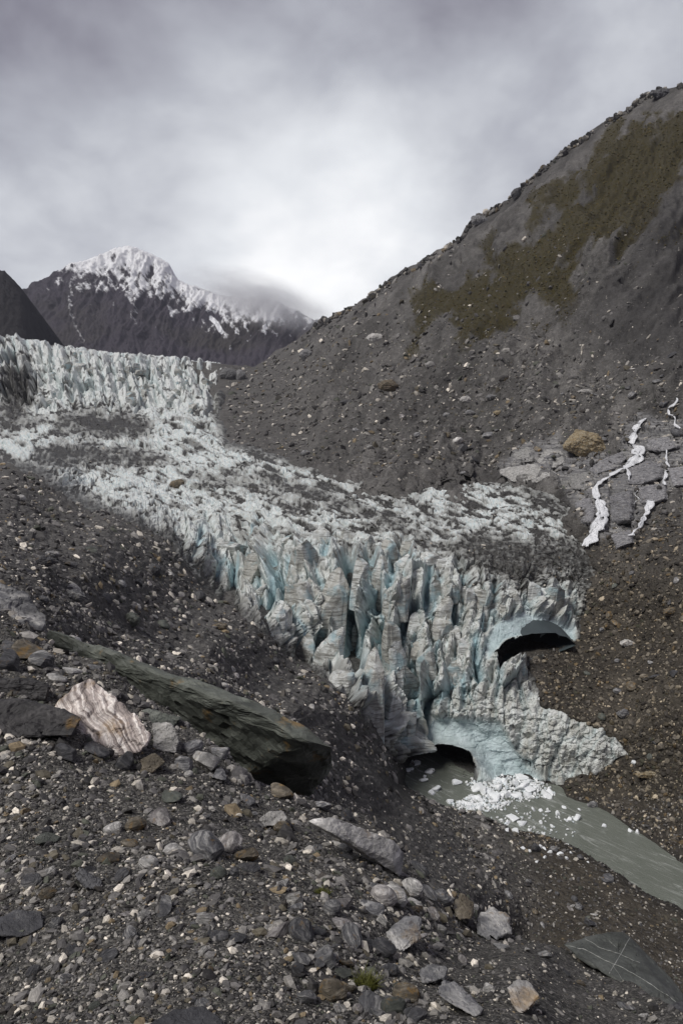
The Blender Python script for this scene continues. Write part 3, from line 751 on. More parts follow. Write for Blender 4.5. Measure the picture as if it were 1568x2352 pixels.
def stone_mass(name, P_, N_, size, label, pal=PAL, pw=PW, flat=.5, gain=1.0, sink=.25):
    n = len(P_); rng = RNG
    t = rng.normal(size=(n, 3)); nn = N_ + .45 * rng.normal(size=(n, 3)); nn /= np.linalg.norm(nn, axis=1, keepdims=True)
    x = np.cross(t, nn); x /= np.linalg.norm(x, axis=1, keepdims=True); y = np.cross(nn, x)
    R = np.stack([x, y, nn], -1)                                   # columns
    sc = size[:, None] * np.c_[rng.uniform(.8, 1.3, n), rng.uniform(.6, 1.0, n), rng.uniform(flat * .6, flat * 1.5, n)]
    lib = np.array(TINY)[rng.integers(0, len(TINY), n)]            # n,12,3
    lv = lib * sc[:, None, :]
    vs = np.einsum('nij,nkj->nki', R, lv) + (P_ + N_ * (size * flat * (1 - sink * 2))[:, None] * .6)[:, None]
    fs = (ICO1F[None] + (np.arange(n) * 12)[:, None, None]).reshape(-1, 3)
    me = mesh_np(name, vs.reshape(-1, 3), fs, False)
    col = pal[rng.choice(len(pal), n, p=pw / pw.sum())] * rng.uniform(.75, 1.25, (n, 1)) * gain
    attr(me, 'col', np.repeat(col, 12, 0), 'FLOAT_COLOR')
    attr(me, 'loc', (lib + rng.uniform(0, 50, (n, 1, 1))).reshape(-1, 3), 'FLOAT_VECTOR')
    o = link(name, me, STONE_MAT); tag(o, label, kind='stuff'); return o
def powsize(n, lo, hi, k=2.2):
    u = RNG.random(n); return (lo ** (1 - k) + u * (hi ** (1 - k) - lo ** (1 - k))) ** (1 / (1 - k))
# near bench
n = 72000
u = RNG.uniform(-180, 1690, n); v = RNG.uniform(1300, 2400, n)
P_, N_, ok = BENCH.at(u, v)
d = dist(P_)
dens = .75 + .5 * fbm(P2(u / 150, v / 90, 3.), 3, 191)
sandy = sstep(1000, 1150, u) * sstep(2000, 2150, v)
ok &= RNG.random(n) < dens * (1 - .45 * sandy)
px = powsize(n, 2.6, 20, 2.7) * (1 - .25 * sandy) * (.72 + .75 * sstep(-.25, .45, fbm(P2(u / 120, v / 60, 9.), 3, 195)))
P_, N_, px, d = P_[ok], N_[ok], px[ok], d[ok]
stone_mass('pebbles', P_, N_, px * d / FOC, 'loose grey pebbles covering the near gravel bench', gain=1.3)
# moraine slope, fan and banks
def ground_mass(name, n, box, px_lo, px_hi, label, cond, k=2.4, **kw):
    u = RNG.uniform(box[0], box[2], n); v = RNG.uniform(box[1], box[3], n)
    P_, N_, ok = GROUND.at(u, v); ok &= cond(u, v, P_)
    P_, N_ = P_[ok], N_[ok]; m = len(P_); d = dist(P_)
    stone_mass(name, P_, N_, powsize(m, px_lo, px_hi, k) * d / FOC, label, **kw)
gl = lambda u, v: poly_sd(u, v, GLAC)
BANK = [(560,1490),(700,1590),(800,1680),(870,1760),(960,1850),(1090,1960),(1180,2140),(1050,2120),(850,1880),(770,1720)]
ground_mass('rubble', 32000, (-180, 1060, 1150, 2150), 2.2, 15, 'grey rubble covering the moraine slope beside the ice', lambda u, v, p: (gl(u, v) < 4) & (poly_sd(u, v, RIV) < 0) & (v > 1040 + .2 * u) & (v > .95 * u + 700) & ((poly_sd(u, v, BANK) < 0) | (RNG.random(len(u)) < .3)), 2.3, gain=1.5)
ground_mass('shingle', 9000, (950, 1800, 1690, 2330), 1.6, 7, 'dark shingle on the river fan', lambda u, v, p: (poly_sd(u, v, RIV) < -1) & (p[:, 2] > .05) & (v > 1830))
ground_mass('scree', 30000, (520, 560, 1700, 1250), 1.3, 12, 'grey scree over the foot of the mountainside', lambda u, v, p: (gl(u, v) < 2) & (v > SKYL(u) + 3) & (RNG.random(len(u)) < .12 + .3 * sstep(60, 0, v - SKYL(u)) + .88 * sstep(680, 900, v + .15 * (1000 - u))), 2.4, gain=1.15, flat=.4)
BPAL = PAL * np.array([1.0, .92, .78])
# rocks along the skyline and grass tussocks on the slope
n = 620; u = RNG.uniform(690, 1690, n); u = u[fbm(P2(u / 40, 0 * u, 3.), 3, 401) > -.12]; v = SKYL(u) + RNG.uniform(-1, 12, len(u))
P_, N_, ok = GROUND.at(u, v); P_, N_ = P_[ok], N_[ok]
stone_mass('skyline_rocks', P_, N_, powsize(len(P_), 2.5, 11, 2.0) * dist(P_) / FOC, 'broken rock along the mountain skyline', gain=.7, flat=.9)
vpl = np.array([(.070,.058,.018),(.11,.086,.026),(.045,.042,.016),(.095,.07,.03)])
_vn = lambda u, v: sstep(-.05, .3, poly_sd(u, v, VEG) / 130 + 2 * fbm(P2((u * .8 + v * .6) / 60, (-u * .6 + v * .8) / 130, 1), 6, 21, .6) - .02)
ground_mass('tussock_grass', 26000, (900, 220, 1700, 840), .9, 3.2, 'olive brown tussock grass on the mountainside', lambda u, v, p: (RNG.random(len(u)) < _vn(u, v)) & (poly_sd(u, v, VEG) > -70) & (v > SKYL(u) + 3), 2.2, pal=vpl, pw=np.array([.3,.25,.25,.2]), flat=.8)
ground_mass('bank_rubble', 16000, (1180, 1200, 1700, 1960), 1.6, 9, 'brown rubble on the steep bank beside the snout', lambda u, v, p: (gl(u, v) < 2) & (poly_sd(u, v, RIV) < -4) & (poly_sd(u, v, BED) < 4), 2.4, pal=BPAL, gain=.8)
n = 9000; u = RNG.uniform(0, 1440, n); v = RNG.uniform(940, 1800, n); P_, N_, ok = ICES.at(u, v)
nc = GU.shape[1]; c = np.clip(np.rint((u - GU[0, 0]) / (GU[0, -1] - GU[0, 0]) * (nc - 1)).astype(int), 0, nc - 1)
r = np.clip(np.rint((v - GV[0, c]) / (GV[-1, c] - GV[0, c]) * (GV.shape[0] - 1)).astype(int), 0, GV.shape[0] - 1)
ok &= (GDEB[r, c] > .45) & (gl(u, v) > 5); P_, N_ = P_[ok], N_[ok]
stone_mass('ice_debris', P_, N_, powsize(len(P_), 1.2, 5, 2.5) * dist(P_) / FOC, 'dark stones strewn over the dirty ice')

# ------------------------------------------------------------------ ice towers of the front: parts of the glacier
def mat_serac():
    m, nt, b = newmat('serac_ice'); p = geo_pos(nt)
    tc = N(nt, 'ShaderNodeTexCoord'); oi = N(nt, 'ShaderNodeObjectInfo')
    n1 = noise(nt, p, .5, 6, .65); n2 = noise(nt, p, 2.2, 5, .7)
    white = mixc(nt, n1, (.60, .635, .61), (.92, .935, .91))
    dirty = mixc(nt, n2, (.38, .375, .335), (.64, .64, .59))
    col = mixc(nt, ramp(nt, M2(nt, 'ADD', n1, M2(nt, 'MULTIPLY', M2(nt, 'SUBTRACT', oi.outputs['Random'], .5), .3)), [(.40, 1.0), (.60, 0.0)]), white, dirty)
    lv = VM(nt, 'MULTIPLY', p, (.16, .16, 1.5)).outputs[0]
    ln = noise(nt, lv, 1.0, 6, .72, .5)
    col = mixc(nt, M2(nt, 'MULTIPLY', ramp(nt, ln, [(.49, 0.), (.57, 1.)]), .72), col, (.15, .145, .125))
    bn = noise(nt, p, .22, 3, .5); 
    col = mixc(nt, ramp(nt, bn, [(.52, 0.), (.68, .75)]), col, (.36, .53, .58))
    L(nt, col, b.inputs['Base Color']); b.inputs['Roughness'].default_value = .5
    b.inputs['Specular IOR Level'].default_value = .4
    bump(nt, b, M2(nt, 'ADD', n2, M2(nt, 'ADD', M2(nt, 'MULTIPLY', ln, .8), M2(nt, 'MULTIPLY', noise(nt, p, 6, 4, .7), .4))), .8, .6)
    return m
SERAC = mat_serac()
def serac_mesh(k):
    r = np.random.default_rng(400 + k); v = ICO4.copy()
    v = np.sign(v) * np.abs(v) ** .45; v /= np.abs(v).max()
    t = (v[:, 2] + 1) / 2
    v[:, 0] *= 1.05 - r.uniform(.05, .45) * t; v[:, 1] *= 1.15 - r.uniform(.3, .6) * t
    v[:, 0] += r.uniform(-.25, .25) * t * t
    for _ in range(12):
        d = r.normal(size=3) * np.array([1, 1, .22]); d /= np.linalg.norm(d); h = r.uniform(.5, .85)
        q = v @ d; v -= np.maximum(q - h, 0)[:, None] * d
    for _ in range(3):                                   # slanting broken top
        d = np.array([r.normal() * .6, r.normal() * .4 - .3, 1.0]); d /= np.linalg.norm(d); h = r.uniform(.5, .75)
        q = v @ d; v -= np.maximum(q - h, 0)[:, None] * d
    fl = fbm(np.stack([v[:, 0] * 2.6, v[:, 1] * 2.6, v[:, 2] * .6 + k], -1), 4, 410 + k, .6)
    c2 = fbm(v * 3.1 + k, 4, 430 + k, .6)
    rad = v * np.array([1, 1, .25]); rad /= np.linalg.norm(rad, axis=1, keepdims=True) + 1e-6
    v = v + rad * (.12 * fl + .06 * c2)[:, None]
    return mesh_np('serac', v, ICO4F, False)
SLIB = [serac_mesh(k) for k in range(10)]
for me in SLIB: me.materials.append(SERAC)
SERACS = [(848,1375,1512,46),(816,1432,1512,20),(852,1500,1690,56),(871,1360,1400,20),(919,1308,1412,48),(900,1408,1535,44),(970,1310,1402,40),(957,1402,1476,28),(925,1270,1328,36),(874,1283,1372,32),
 (823,1283,1372,30),(912,1470,1575,44),(983,1268,1300,44),(1037,1334,1374,28),(1060,1340,1388,26),(1079,1340,1406,25),(1108,1340,1432,42),(1018,1414,1455,40),(1044,1436,1478,30),
 (1066,1470,1515,40),(1108,1480,1580,48),(1190,1508,1598,38),(957,1478,1514,30),(1040,1510,1575,52),(983,1478,1550,36),(899,1572,1690,38),(941,1620,1688,30),(996,1588,1634,40),(1034,1535,1625,60),
 (941,1538,1615,44),(581,1273,1374,46),(697,1240,1330,72),(761,1312,1466,66),(693,1318,1410,58),(765,1420,1566,50),(537,1235,1288,56),(625,1262,1310,34),(830,1500,1640,60),(709,1452,1550,42),(641,1400,1446,30),(529,1328,1366,26),
 (1000,1330,1410,34),(1020,1370,1420,30),(1150,1370,1425,34),(1180,1350,1400,30),(1225,1330,1395,34),(1270,1335,1400,32),(1305,1345,1410,30),(655,1225,1262,36),(740,1210,1250,40),(800,1215,1262,38),(845,1230,1280,34),(890,1240,1285,36),(940,1235,1275,30),
 (600,1330,1400,34),(660,1350,1420,36),(735,1470,1560,40),(790,1530,1640,46),(960,1560,1640,36),(1075,1560,1620,40),(1010,1280,1330,34),(1050,1290,1340,30)]
def px_at(P_): return float(((P_ - EYE) @ FWD)) / FOC
rs = np.random.default_rng(77)
for k, (x, y0, y1, w) in enumerate(SERACS):
    P_, N_, ok = ICES.at(x, .35 * y0 + .65 * y1)
    if not ok[0]: continue
    s_ = px_at(P_[0]); o = link('serac', SLIB[k % 10], None, glacier)
    h = (y1 - y0) * s_ * 1.3; hw = w * s_ * .74
    if min(float(line_d(np.array([float(x)]), np.array([.5 * (y0 + y1)]), pts)[0]) for pts, _, _ in CREV) < w * .32: continue
    d_ = px_at(P_[0]) * FOC
    q = pos(x, .5 * (y0 + y1) + .12 * (y1 - y0), d_ + hw * .62)
    o.location = q; o.scale = (hw, hw * 1.15, h * .56); o.rotation_euler = (rs.uniform(-.2, .1), rs.uniform(-.12, .16), rs.uniform(-.6, .6))
# icefall spires
cnt = 0
while cnt < 70:
    x, y = rs.uniform(90, 505), rs.uniform(808, 950)
    if poly_sd(np.array([x]), np.array([y]), GLAC)[0] < 8: continue
    P_, N_, ok = ICES.at(x, y)
    s_ = px_at(P_[0]); o = link('serac', SLIB[int(rs.integers(0, 10))], None, glacier)
    w = 4 + 12 * rs.random() ** 2; h = w * rs.uniform(.6, 1.5)
    o.location = P_[0] + np.array([0, 0, h * s_ * .1]); o.scale = (w * s_, w * s_ * 1.2, h * s_)
    o.rotation_euler = (rs.uniform(-.15, .15), rs.uniform(-.25, .25), rs.uniform(-.8, .8)); cnt += 1

# ------------------------------------------------------------------ rocks big enough to tell apart
def rock_hull(name, front, mat, label, cat='boulder', thick=.6, shrink=.8, rough=.05, back=None, seed=0, surf=None, bev=.05, lift=0.0, chips=.6):
    """front: visible outline corners (U, V, d); the far side is carried back by thick metres"""
    f = np.array(front, float)
    if surf is not None:                                  # seat it: lowest corner touches the gravel
        i = int(np.argmax(f[:, 1])); Q, _, ok_ = surf.at(f[i, 0], f[i, 1]); f[:, 2] *= float(dist(Q)[0]) * .992 / f[i, 2]
    Pf = pos(f[:, 0], f[:, 1], f[:, 2]); c = Pf.mean(0)
    sight = (c - EYE) / np.linalg.norm(c - EYE)
    Pb = c + (Pf - c) * shrink + sight * thick
    allp = np.r_[Pf, Pb]
    if back is not None:
        b_ = np.array(back, float); allp = np.r_[allp, pos(b_[:, 0], b_[:, 1], b_[:, 2])]
    ctr = allp.mean(0); bm = bmesh.new()
    vs = [bm.verts.new(v - ctr) for v in allp]
    r = bmesh.ops.convex_hull(bm, input=vs)
    bmesh.ops.delete(bm, geom=[g for g in set(r['geom_interior'] + r['geom_unused']) if isinstance(g, bmesh.types.BMVert)], context='VERTS')
    size = float(np.ptp(allp, axis=0).max())
    bmesh.ops.bevel(bm, geom=list(bm.edges), offset=size * bev * .5, segments=1, affect='EDGES', profile=.5, clamp_overlap=True)
    bmesh.ops.triangulate(bm, faces=bm.faces[:])
    for _ in range(7):
        lim = size / 34; es = [e for e in bm.edges if e.calc_length() > lim]
        if not es or len(bm.verts) > 9000: break
        bmesh.ops.subdivide_edges(bm, edges=es, cuts=1); bmesh.ops.triangulate(bm, faces=bm.faces[:])
    bm.normal_update()
    v = np.array([x.co[:] for x in bm.verts]); n = np.array([x.normal[:] for x in bm.verts])
    q = v / size
    f1, g1, _ = facets(q[:, 0] * 7 + q[:, 2] * 3, q[:, 1] * 7 + q[:, 2] * 5, seed + 5, 1.4, .15)
    f2_, g2_, _ = facets(q[:, 0] * 15 + q[:, 2] * 7, q[:, 1] * 15 + q[:, 2] * 11, seed + 6, 1.6, .12)
    dd = size * rough * (.8 * fbm(q * 3 + seed, 4, seed) + .6 * fbm(q * np.array([6, 6, 26]) + seed, 4, seed + 2, .6) + chips * (f1 - .4 * g1 + .5 * f2_ - .15 * g2_))
    v = v + n * dd[:, None]
    for x, co in zip(bm.verts, v): x.co = co
    me = bpy.data.meshes.new(name); bm.to_mesh(me); bm.free()
    o = link(name, me, mat); o.location = ctr + np.array([0, 0, lift]); tag(o, label, cat); return o
R_GREEN = mat_schist('green_schist', (.050,.055,.046), (.095,.103,.088), (.19,.20,.175), 4, .2, .06, (.5, .2, 0), bumpd=.06)
R_PINK = mat_schist('striped_schist', (.10,.085,.082), (.42,.36,.33), (.86,.80,.74), 17, .82, .22, (0, -.75, .5), bumpd=.06)
R_BLACK = mat_schist('black_schist', (.018,.017,.018), (.040,.038,.038), (.085,.08,.078), 14, .4, .1, (0, .15, 0), bumpd=.05)
R_PALE = mat_schist('pale_schist', (.18,.176,.17), (.40,.39,.37), (.72,.70,.66), 8, .6, .08, (.3, .3, 0))
R_GREY = mat_schist('grey_schist', (.07,.07,.075), (.165,.165,.17), (.46,.45,.43), 9, .6, .05, (.3, -.3, 0))
R_DARK = mat_schist('dark_schist', (.03,.03,.033), (.07,.07,.075), (.17,.168,.165), 9, .5, .04, (-.2, .3, 0))
R_BROWN = mat_schist('brown_schist', (.05,.042,.03), (.13,.11,.08), (.28,.25,.20), 7, .5, .3, (.2, -.2, 0))
R_RUST = mat_schist('rusty_rock', (.12,.095,.055), (.30,.25,.16), (.48,.43,.34), 5, .4, .35, (.2, 0, 0))
R_VEIN = mat_schist('veined_rock', (.062,.067,.060), (.105,.112,.102), (.18,.186,.172), 3, .2, .0, (.4, .2, 0))
K_ = rock_hull
K_('green_slab', [(110,1440,15),(95,1475,15),(240,1495,14.2),(370,1556,13.0),(520,1607,12.1),(640,1634,11.5),(690,1668,11.2),(772,1716,11.0),(766,1766,11.9),(718,1836,12.7),(640,1812,12.6),(560,1790,12.5),(525,1712,12.5),(420,1652,13.0),(330,1602,13.6),
     (600,1640,11.2),(700,1704,10.8)],
   R_GREEN, 'long smooth green slab ending in a blunt broken face above the ravine', 'boulder', 1.6, .8, .024, chips=.32, seed=3)
K_('striped_boulder', [(118,1622,8.6),(168,1576,8.8),(208,1560,8.9),(265,1600,8.7),(332,1660,8.4),(348,1692,8.3),(322,1728,8.2),(285,1738,8.15),(240,1732,8.1),(180,1692,8.2),(140,1662,8.4)],
   R_PINK, 'pinkish white striped boulder leaning beside the black schist slabs', 'boulder', .8, .75, .03, seed=5, surf=BENCH)
K_('black_slab', [(-60,1612,8.2),(60,1604,8.3),(192,1646,8.2),(166,1692,8.0),(60,1694,7.9),(-60,1688,7.9)], R_BLACK, 'lower thick black schist slab jutting toward the striped boulder', 'slab', .9, .9, .025, seed=7, surf=BENCH)
K_('black_slab', [(-60,1558,8.9),(50,1556,9),(118,1572,9),(108,1614,8.9),(-60,1610,8.8)], R_BLACK, 'upper black schist slab lying on another black slab', 'slab', .9, .9, .03, seed=9, surf=BENCH)
K_('banded_rock', [(350,1662,8.9),(385,1656,8.9),(402,1668,8.8),(412,1700,8.7),(405,1732,8.6),(352,1720,8.6)], R_PALE, 'white banded rock standing at the foot of the striped boulder', 'rock', .3, .8, .04, seed=11, surf=BENCH)
K_('brown_boulder', [(300,1532,11.6),(340,1528,11.6),(372,1580,11.3),(352,1602,11.2),(312,1592,11.2)], R_BROWN, 'brown ribbed boulder resting on the green slab', 'boulder', .5, .8, .04, seed=13, surf=BENCH)
K_('mossy_rock', [(300,1642,9.4),(340,1626,9.5),(420,1648,9.4),(400,1670,9.2),(345,1668,9.1)], R_GREEN, 'greenish flat rock wedged behind the striped boulder', 'rock', .5, .8, .04, seed=15, surf=BENCH)
K_('brown_rock', [(322,1745,8.0),(355,1728,8.0),(382,1750,7.9),(350,1775,7.8),(325,1768,7.8)], R_BROWN, 'ribbed brown rock below the striped boulder', 'rock', .25, .8, .04, seed=17, surf=BENCH)
K_('plank_slab', [(705,1884,8.6),(760,1876,8.8),(830,1900,9.1),(905,1930,9.4),(928,1960,9.5),(918,2015,9.2),(900,1978,9.1),(840,1945,8.9),(760,1912,8.6)], R_PALE, 'long pale plank of schist along the crest of the bench', 'slab', .2, .9, .02, seed=19, surf=BENCH)
K_('white_rock', [(592,1882,7.5),(615,1866,7.6),(650,1862,7.6),(662,1880,7.5),(650,1896,7.4),(605,1898,7.4)], R_PALE, 'blunt white rock below the end of the green slab', 'rock', .3, .8, .05, seed=21, surf=BENCH)
K_('banded_boulder', [(878,2158,5.7),(892,2128,5.8),(935,2108,5.85),(966,2106,5.8),(970,2135,5.7),(960,2165,5.6),(925,2186,5.5),(895,2184,5.5)], R_GREY, 'rounded grey boulder with curved pale bands', 'boulder', .4, .75, .04, seed=23, surf=BENCH)
K_('triangular_rock', [(1160,2262,4.9),(1185,2250,5),(1212,2256,5),(1241,2288,4.85),(1206,2331,4.65),(1180,2318,4.7)], R_PALE, 'pale triangular rock alone on the dark sand', 'rock', .22, .75, .035, seed=25, surf=BENCH)
vein = K_('veined_slab', [(1288,2168,8.6),(1335,2150,8.7),(1430,2138,8.8),(1500,2205,8.3),(1560,2290,7.7),(1600,2320,7.4),(1560,2330,7.0),(1470,2290,7.2),(1400,2240,7.6),(1330,2200,8.1)], R_VEIN, 'huge smooth grey green slab crossed by white quartz veins', 'slab', 1.0, .85, .015, seed=27, bev=.03)
def vein_strip(root, path, w, name='quartz_vein'):
    me0 = root.data; bv = BVHTree.FromPolygons([v.co[:] for v in me0.vertices], [p_.vertices[:] for p_ in me0.polygons])
    a = np.array(path, float); sg = np.r_[0, np.cumsum(np.hypot(*np.diff(a, axis=0).T))]; t = np.arange(0, sg[-1], 3.0)
    u, v = np.interp(t, sg, a[:, 0]), np.interp(t, sg, a[:, 1]); v = v + 2 * perlin(P2(t / 16, 0 * t, w), 801)
    ww = w * .48 * (.45 + 1.3 * np.abs(perlin(P2(t / 12, 0 * t, w + 3), 803))); tx, ty = np.gradient(u), np.gradient(v); ln = np.hypot(tx, ty); nx, ny = -ty / ln, tx / ln
    L_ = Vector(root.location); rows = []
    for k in range(len(t)):
        pr = []
        for sgn in (-1, 0, 1):
            q = pos(u[k] + sgn * nx[k] * ww[k], v[k] + sgn * ny[k] * ww[k], 1.0) - EYE; dr = Vector(q).normalized()
            hit = bv.ray_cast(Vector(EYE) - L_, dr)
            if hit[0] is None: break
            pr.append(hit[0] - dr * (.012 if sgn == 0 else .001))
        if len(pr) == 3: rows.append(pr)
    if len(rows) < 3: return
    vs = np.array([[x[:] for x in r_] for r_ in rows])
    link(name, mesh_np(name, vs.reshape(-1, 3), grid_faces(len(rows), 3), True), QUARTZ, root)
QUARTZ, nt, b = newmat('quartz'); L(nt, mixc(nt, noise(nt, geo_pos(nt), 20, 4, .7), (.20,.21,.19), (.50,.50,.48)), b.inputs['Base Color']); b.inputs['Roughness'].default_value = .5
for pth, w_ in (([(1292,2170),(1340,2180),(1390,2206),(1430,2222),(1480,2252),(1530,2285),(1568,2312)],1.5),([(1340,2154),(1380,2178),(1420,2190),(1470,2212)],1.3),([(1452,2142),(1436,2170),(1425,2190),(1412,2212),(1398,2236)],2.2),([(1398,2160),(1424,2186)],1.0),([(1405,2215),(1425,2245),(1440,2262)],.7)): vein_strip(vein, pth, w_)
K_('corner_slab', [(1500,2322,6.3),(1568,2300,6.6),(1700,2330,6.2),(1700,2420,5.6),(1560,2380,5.8)], R_DARK, 'dark slab in the corner under the veined slab', 'slab', .8, .9, .025, seed=29)
K_('capped_rock', [(172,2008,5.5),(190,1994,5.55),(236,2024,5.5),(228,2042,5.4),(195,2040,5.4)], R_GREY, 'dark rock with a pale cap standing alone on the gravel', 'rock', .2, .8, .05, seed=31, surf=BENCH)
K_('flat_rock', [(958,2232,4.8),(985,2214,4.9),(1030,2222,4.9),(1022,2248,4.75),(972,2260,4.65)], R_GREY, 'flat topped grey rock below the banded boulder', 'rock', .25, .8, .04, seed=33, surf=BENCH)
K_('streaked_rock', [(1000,2262,4.65),(1020,2248,4.7),(1060,2268,4.65),(1112,2318,4.4),(1098,2336,4.3),(1040,2310,4.4),(1005,2285,4.5)], R_GREY, 'long dark rock with wavy white streaks near the pale triangular rock', 'rock', .25, .8, .04, seed=35, surf=BENCH)
K_('buried_slab', [(-30,2118,4.75),(40,2088,4.85),(96,2092,4.85),(104,2128,4.7),(60,2152,4.6),(-30,2150,4.6)], R_DARK, 'half buried dark slab flush with the gravel', 'slab', .15, .9, .02, seed=37, surf=BENCH)
K_('bottom_slab', [(325,2362,3.4),(400,2318,3.55),(470,2310,3.6),(515,2345,3.5),(500,2400,3.3),(340,2400,3.3)], R_DARK, 'broad dark slab breaking the surface nearest the viewer', 'slab', .15, .9, .02, seed=39, surf=BENCH)
K_('ridge_boulder', [(1090,2110,7.9),(1128,2082,8.1),(1168,2100,8.0),(1176,2142,7.7),(1130,2160,7.5),(1098,2150,7.6)], R_GREY, 'blocky grey boulder perched on the edge of the bench', 'boulder', .5, .8, .04, seed=41, surf=BENCH)
K_('ridge_boulder', [(1035,2080,8.0),(1062,2050,8.2),(1090,2075,8.1),(1085,2110,7.8),(1050,2115,7.7)], R_BROWN, 'brown boulder leaning on the blocky one at the bench edge', 'boulder', .4, .8, .04, seed=43, surf=BENCH)
K_('left_ledge', [(-60,1345,13.6),(0,1335,13.7),(60,1365,13.4),(110,1420,13),(95,1450,12.6),(30,1440,12.4),(-60,1430,12.2)], R_GREY, 'rough ledge with white wavy streaks uphill of the green slab', 'ledge', 1.0, .85, .04, seed=45).name = 'streaked_ledge'
# far boulders on the ground: outline centre, half width, half height
def far_boulder(u, v, w, h, mat, label, surf, seed, cat='boulder', name='boulder'):
    P_, N_, ok = surf.at(u, v + .7 * h); d = float(dist(P_)[0]); r = np.random.default_rng(seed)
    k = 9; an = np.linspace(0, 2 * math.pi, k, endpoint=False) + r.uniform(-.25, .25, k)
    rr = r.uniform(.8, 1.1, k)
    pts = [(u + w * rr[i] * math.cos(an[i]), v + h * rr[i] * math.sin(an[i]), d + (.5 if math.sin(an[i]) < 0 else -.2) * h * d / FOC) for i in range(k)]
    pts += [(u + w * .55 * rr[i] * math.cos(an[i] + .3), v + h * .5 * rr[i] * math.sin(an[i] + .3) - .1 * h, d - .55 * h * d / FOC) for i in range(0, k, 2)]
    return rock_hull(name, pts, mat, label, cat, w * d / FOC * 1.1, .8, .05, seed=seed)
fb = far_boulder
fb(1342,1022,54,34,R_RUST,'big orange brown boulder perched above the pale bedrock ledges',GROUND,51)
R_BED = mat_schist('bedrock', (.10,.10,.108), (.23,.227,.235), (.46,.455,.445), 6, .5, .03, (.1, .18, 0), bumpd=.4)
R_BEDP = mat_schist('pale_bedrock', (.17,.17,.165), (.33,.325,.31), (.56,.55,.52), 5, .5, .03, (.1, .15, 0), bumpd=.4)
def ledge(poly, mat, label, seed, out=1.1):
    q = np.array(poly, float) * .5 + np.array([784, 878]); P_, N_, ok = GROUND.at(q[:, 0], q[:, 1]); d = dist(P_)
    d = .75 * d + .25 * d.mean() - 1.2 * out
    cq_ = q.mean(0); inner = [(*(cq_ + (a - cq_) * .72), c_ - 1.5 * out) for a, c_ in zip(q, d)]
    return rock_hull('bedrock_ledge', [(a, b_, c) for (a, b_), c in zip(q, d)] + inner, mat, label, 'ledge', 3.0, .95, .035, seed=seed, bev=.03)
ledge([(718,402),(800,378),(900,376),(985,416),(994,455),(900,474),(780,458),(735,432)], R_BEDP, 'pale low bedrock hump at the edge of the debris covered ice', 121)
ledge([(786,330),(850,300),(888,318),(882,372),(800,377)], R_BEDP, 'pale knobbly ledge at the far end of the bedrock steps', 122)
ledge([(885,350),(940,308),(1010,313),(1034,370),(985,404),(900,388)], R_BEDP, 'stepped pale ledge directly under the orange boulder', 123)
ledge([(1032,452),(1050,424),(1130,416),(1154,450),(1140,496),(1060,500)], R_BEDP, 'cracked pale block between the orange boulder and the waterfall', 124)
ledge([(1136,402),(1180,360),(1284,322),(1306,350),(1262,402),(1160,432)], R_BED, 'grey sloping ledge on the near side of the upper fall', 125)
ledge([(1306,402),(1400,362),(1472,372),(1484,444),(1380,476),(1312,468)], R_BED, 'broad wet grey wall beneath the upper step of the fall', 126)
ledge([(1222,524),(1330,496),(1352,570),(1336,648),(1236,650)], R_BED, 'layered grey slab right beside the long lower fall', 127)
ledge([(1066,556),(1140,530),(1166,570),(1160,664),(1100,650)], R_BED, 'grey slab between the dark debris dome and the lower fall', 128)
ledge([(1362,482),(1486,462),(1500,540),(1430,562),(1370,556)], R_BED, 'grey ledge above the short broken cascade', 129)
ledge([(1496,396),(1580,380),(1600,480),(1520,486)], R_BED, 'grey ledge next to the thin straight strand of water', 130)
ledge([(1400,262),(1500,250),(1560,300),(1480,326),(1402,312)], R_BED, 'grey ledge at the top of the bedrock wall', 131)
ledge([(1236,700),(1330,676),(1346,740),(1260,772)], R_BED, 'low grey ledge at the foot of the bedrock wall', 132)
fb(524,860,26,15,R_GREY,'block shaped grey boulder at the top edge of the icefall',GROUND,55)
fb(553,862,14,14,R_GREY,'upright grey boulder next to the block at the icefall edge',GROUND,56)
fb(865,775,24,11,R_PALE,'pale flat boulder lying high on the scree',GROUND,57)
fb(702,815,18,13,R_GREY,'grey pointed boulder low on the scree ridge',GROUND,58)
fb(890,885,24,17,R_BROWN,'brownish boulder in the middle of the scree',GROUND,59)
fb(988,838,13,9,R_PALE,'small pale pinkish boulder below the grassy patch',GROUND,60)
fb(1156,870,14,9,R_BLACK,'black boulder sitting on the smooth scree',GROUND,61)
fb(1068,918,15,10,R_PALE,'pale square boulder above the dark gully in the scree',GROUND,62)
fb(1078,948,13,8,R_GREY,'grey boulder just below the pale square boulder',GROUND,63)
fb(1145,948,14,6,R_RUST,'flat ochre stone on the scree',GROUND,64)
fb(1130,912,16,6,R_GREY,'flat grey boulder on the scree above the ochre stone',GROUND,65)
fb(795,923,16,6,R_DARK,'dark flat boulder where scree meets moraine',GROUND,66)
fb(1345,900,18,7,R_PALE,'long pale boulder high above the waterfall',GROUND,67)
fb(408,1112,20,13,R_BROWN,'squarish brown boulder stranded on white ice',ICES,68)
fb(745,1412,17,12,R_BROWN,'dark brown boulder stuck on the ice front',ICES,69)
fb(304,1424,24,20,R_GREEN,'rounded greenish boulder on the moraine slope',GROUND,70)
fb(505,1440,20,11,R_BROWN,'brown boulder uphill of the dark gully on the moraine',GROUND,71)
fb(172,1370,26,16,R_GREY,'grey angular boulder upslope of the rounded greenish boulder',GROUND,72)
fb(100,1290,34,15,R_DARK,'long dark boulder high on the moraine slope',GROUND,73)
fb(120,1272,16,9,R_GREY,'squat grey boulder behind the long dark boulder',GROUND,74)
fb(355,1310,18,16,R_DARK,'dark hump of a boulder at the ice margin',GROUND,75)
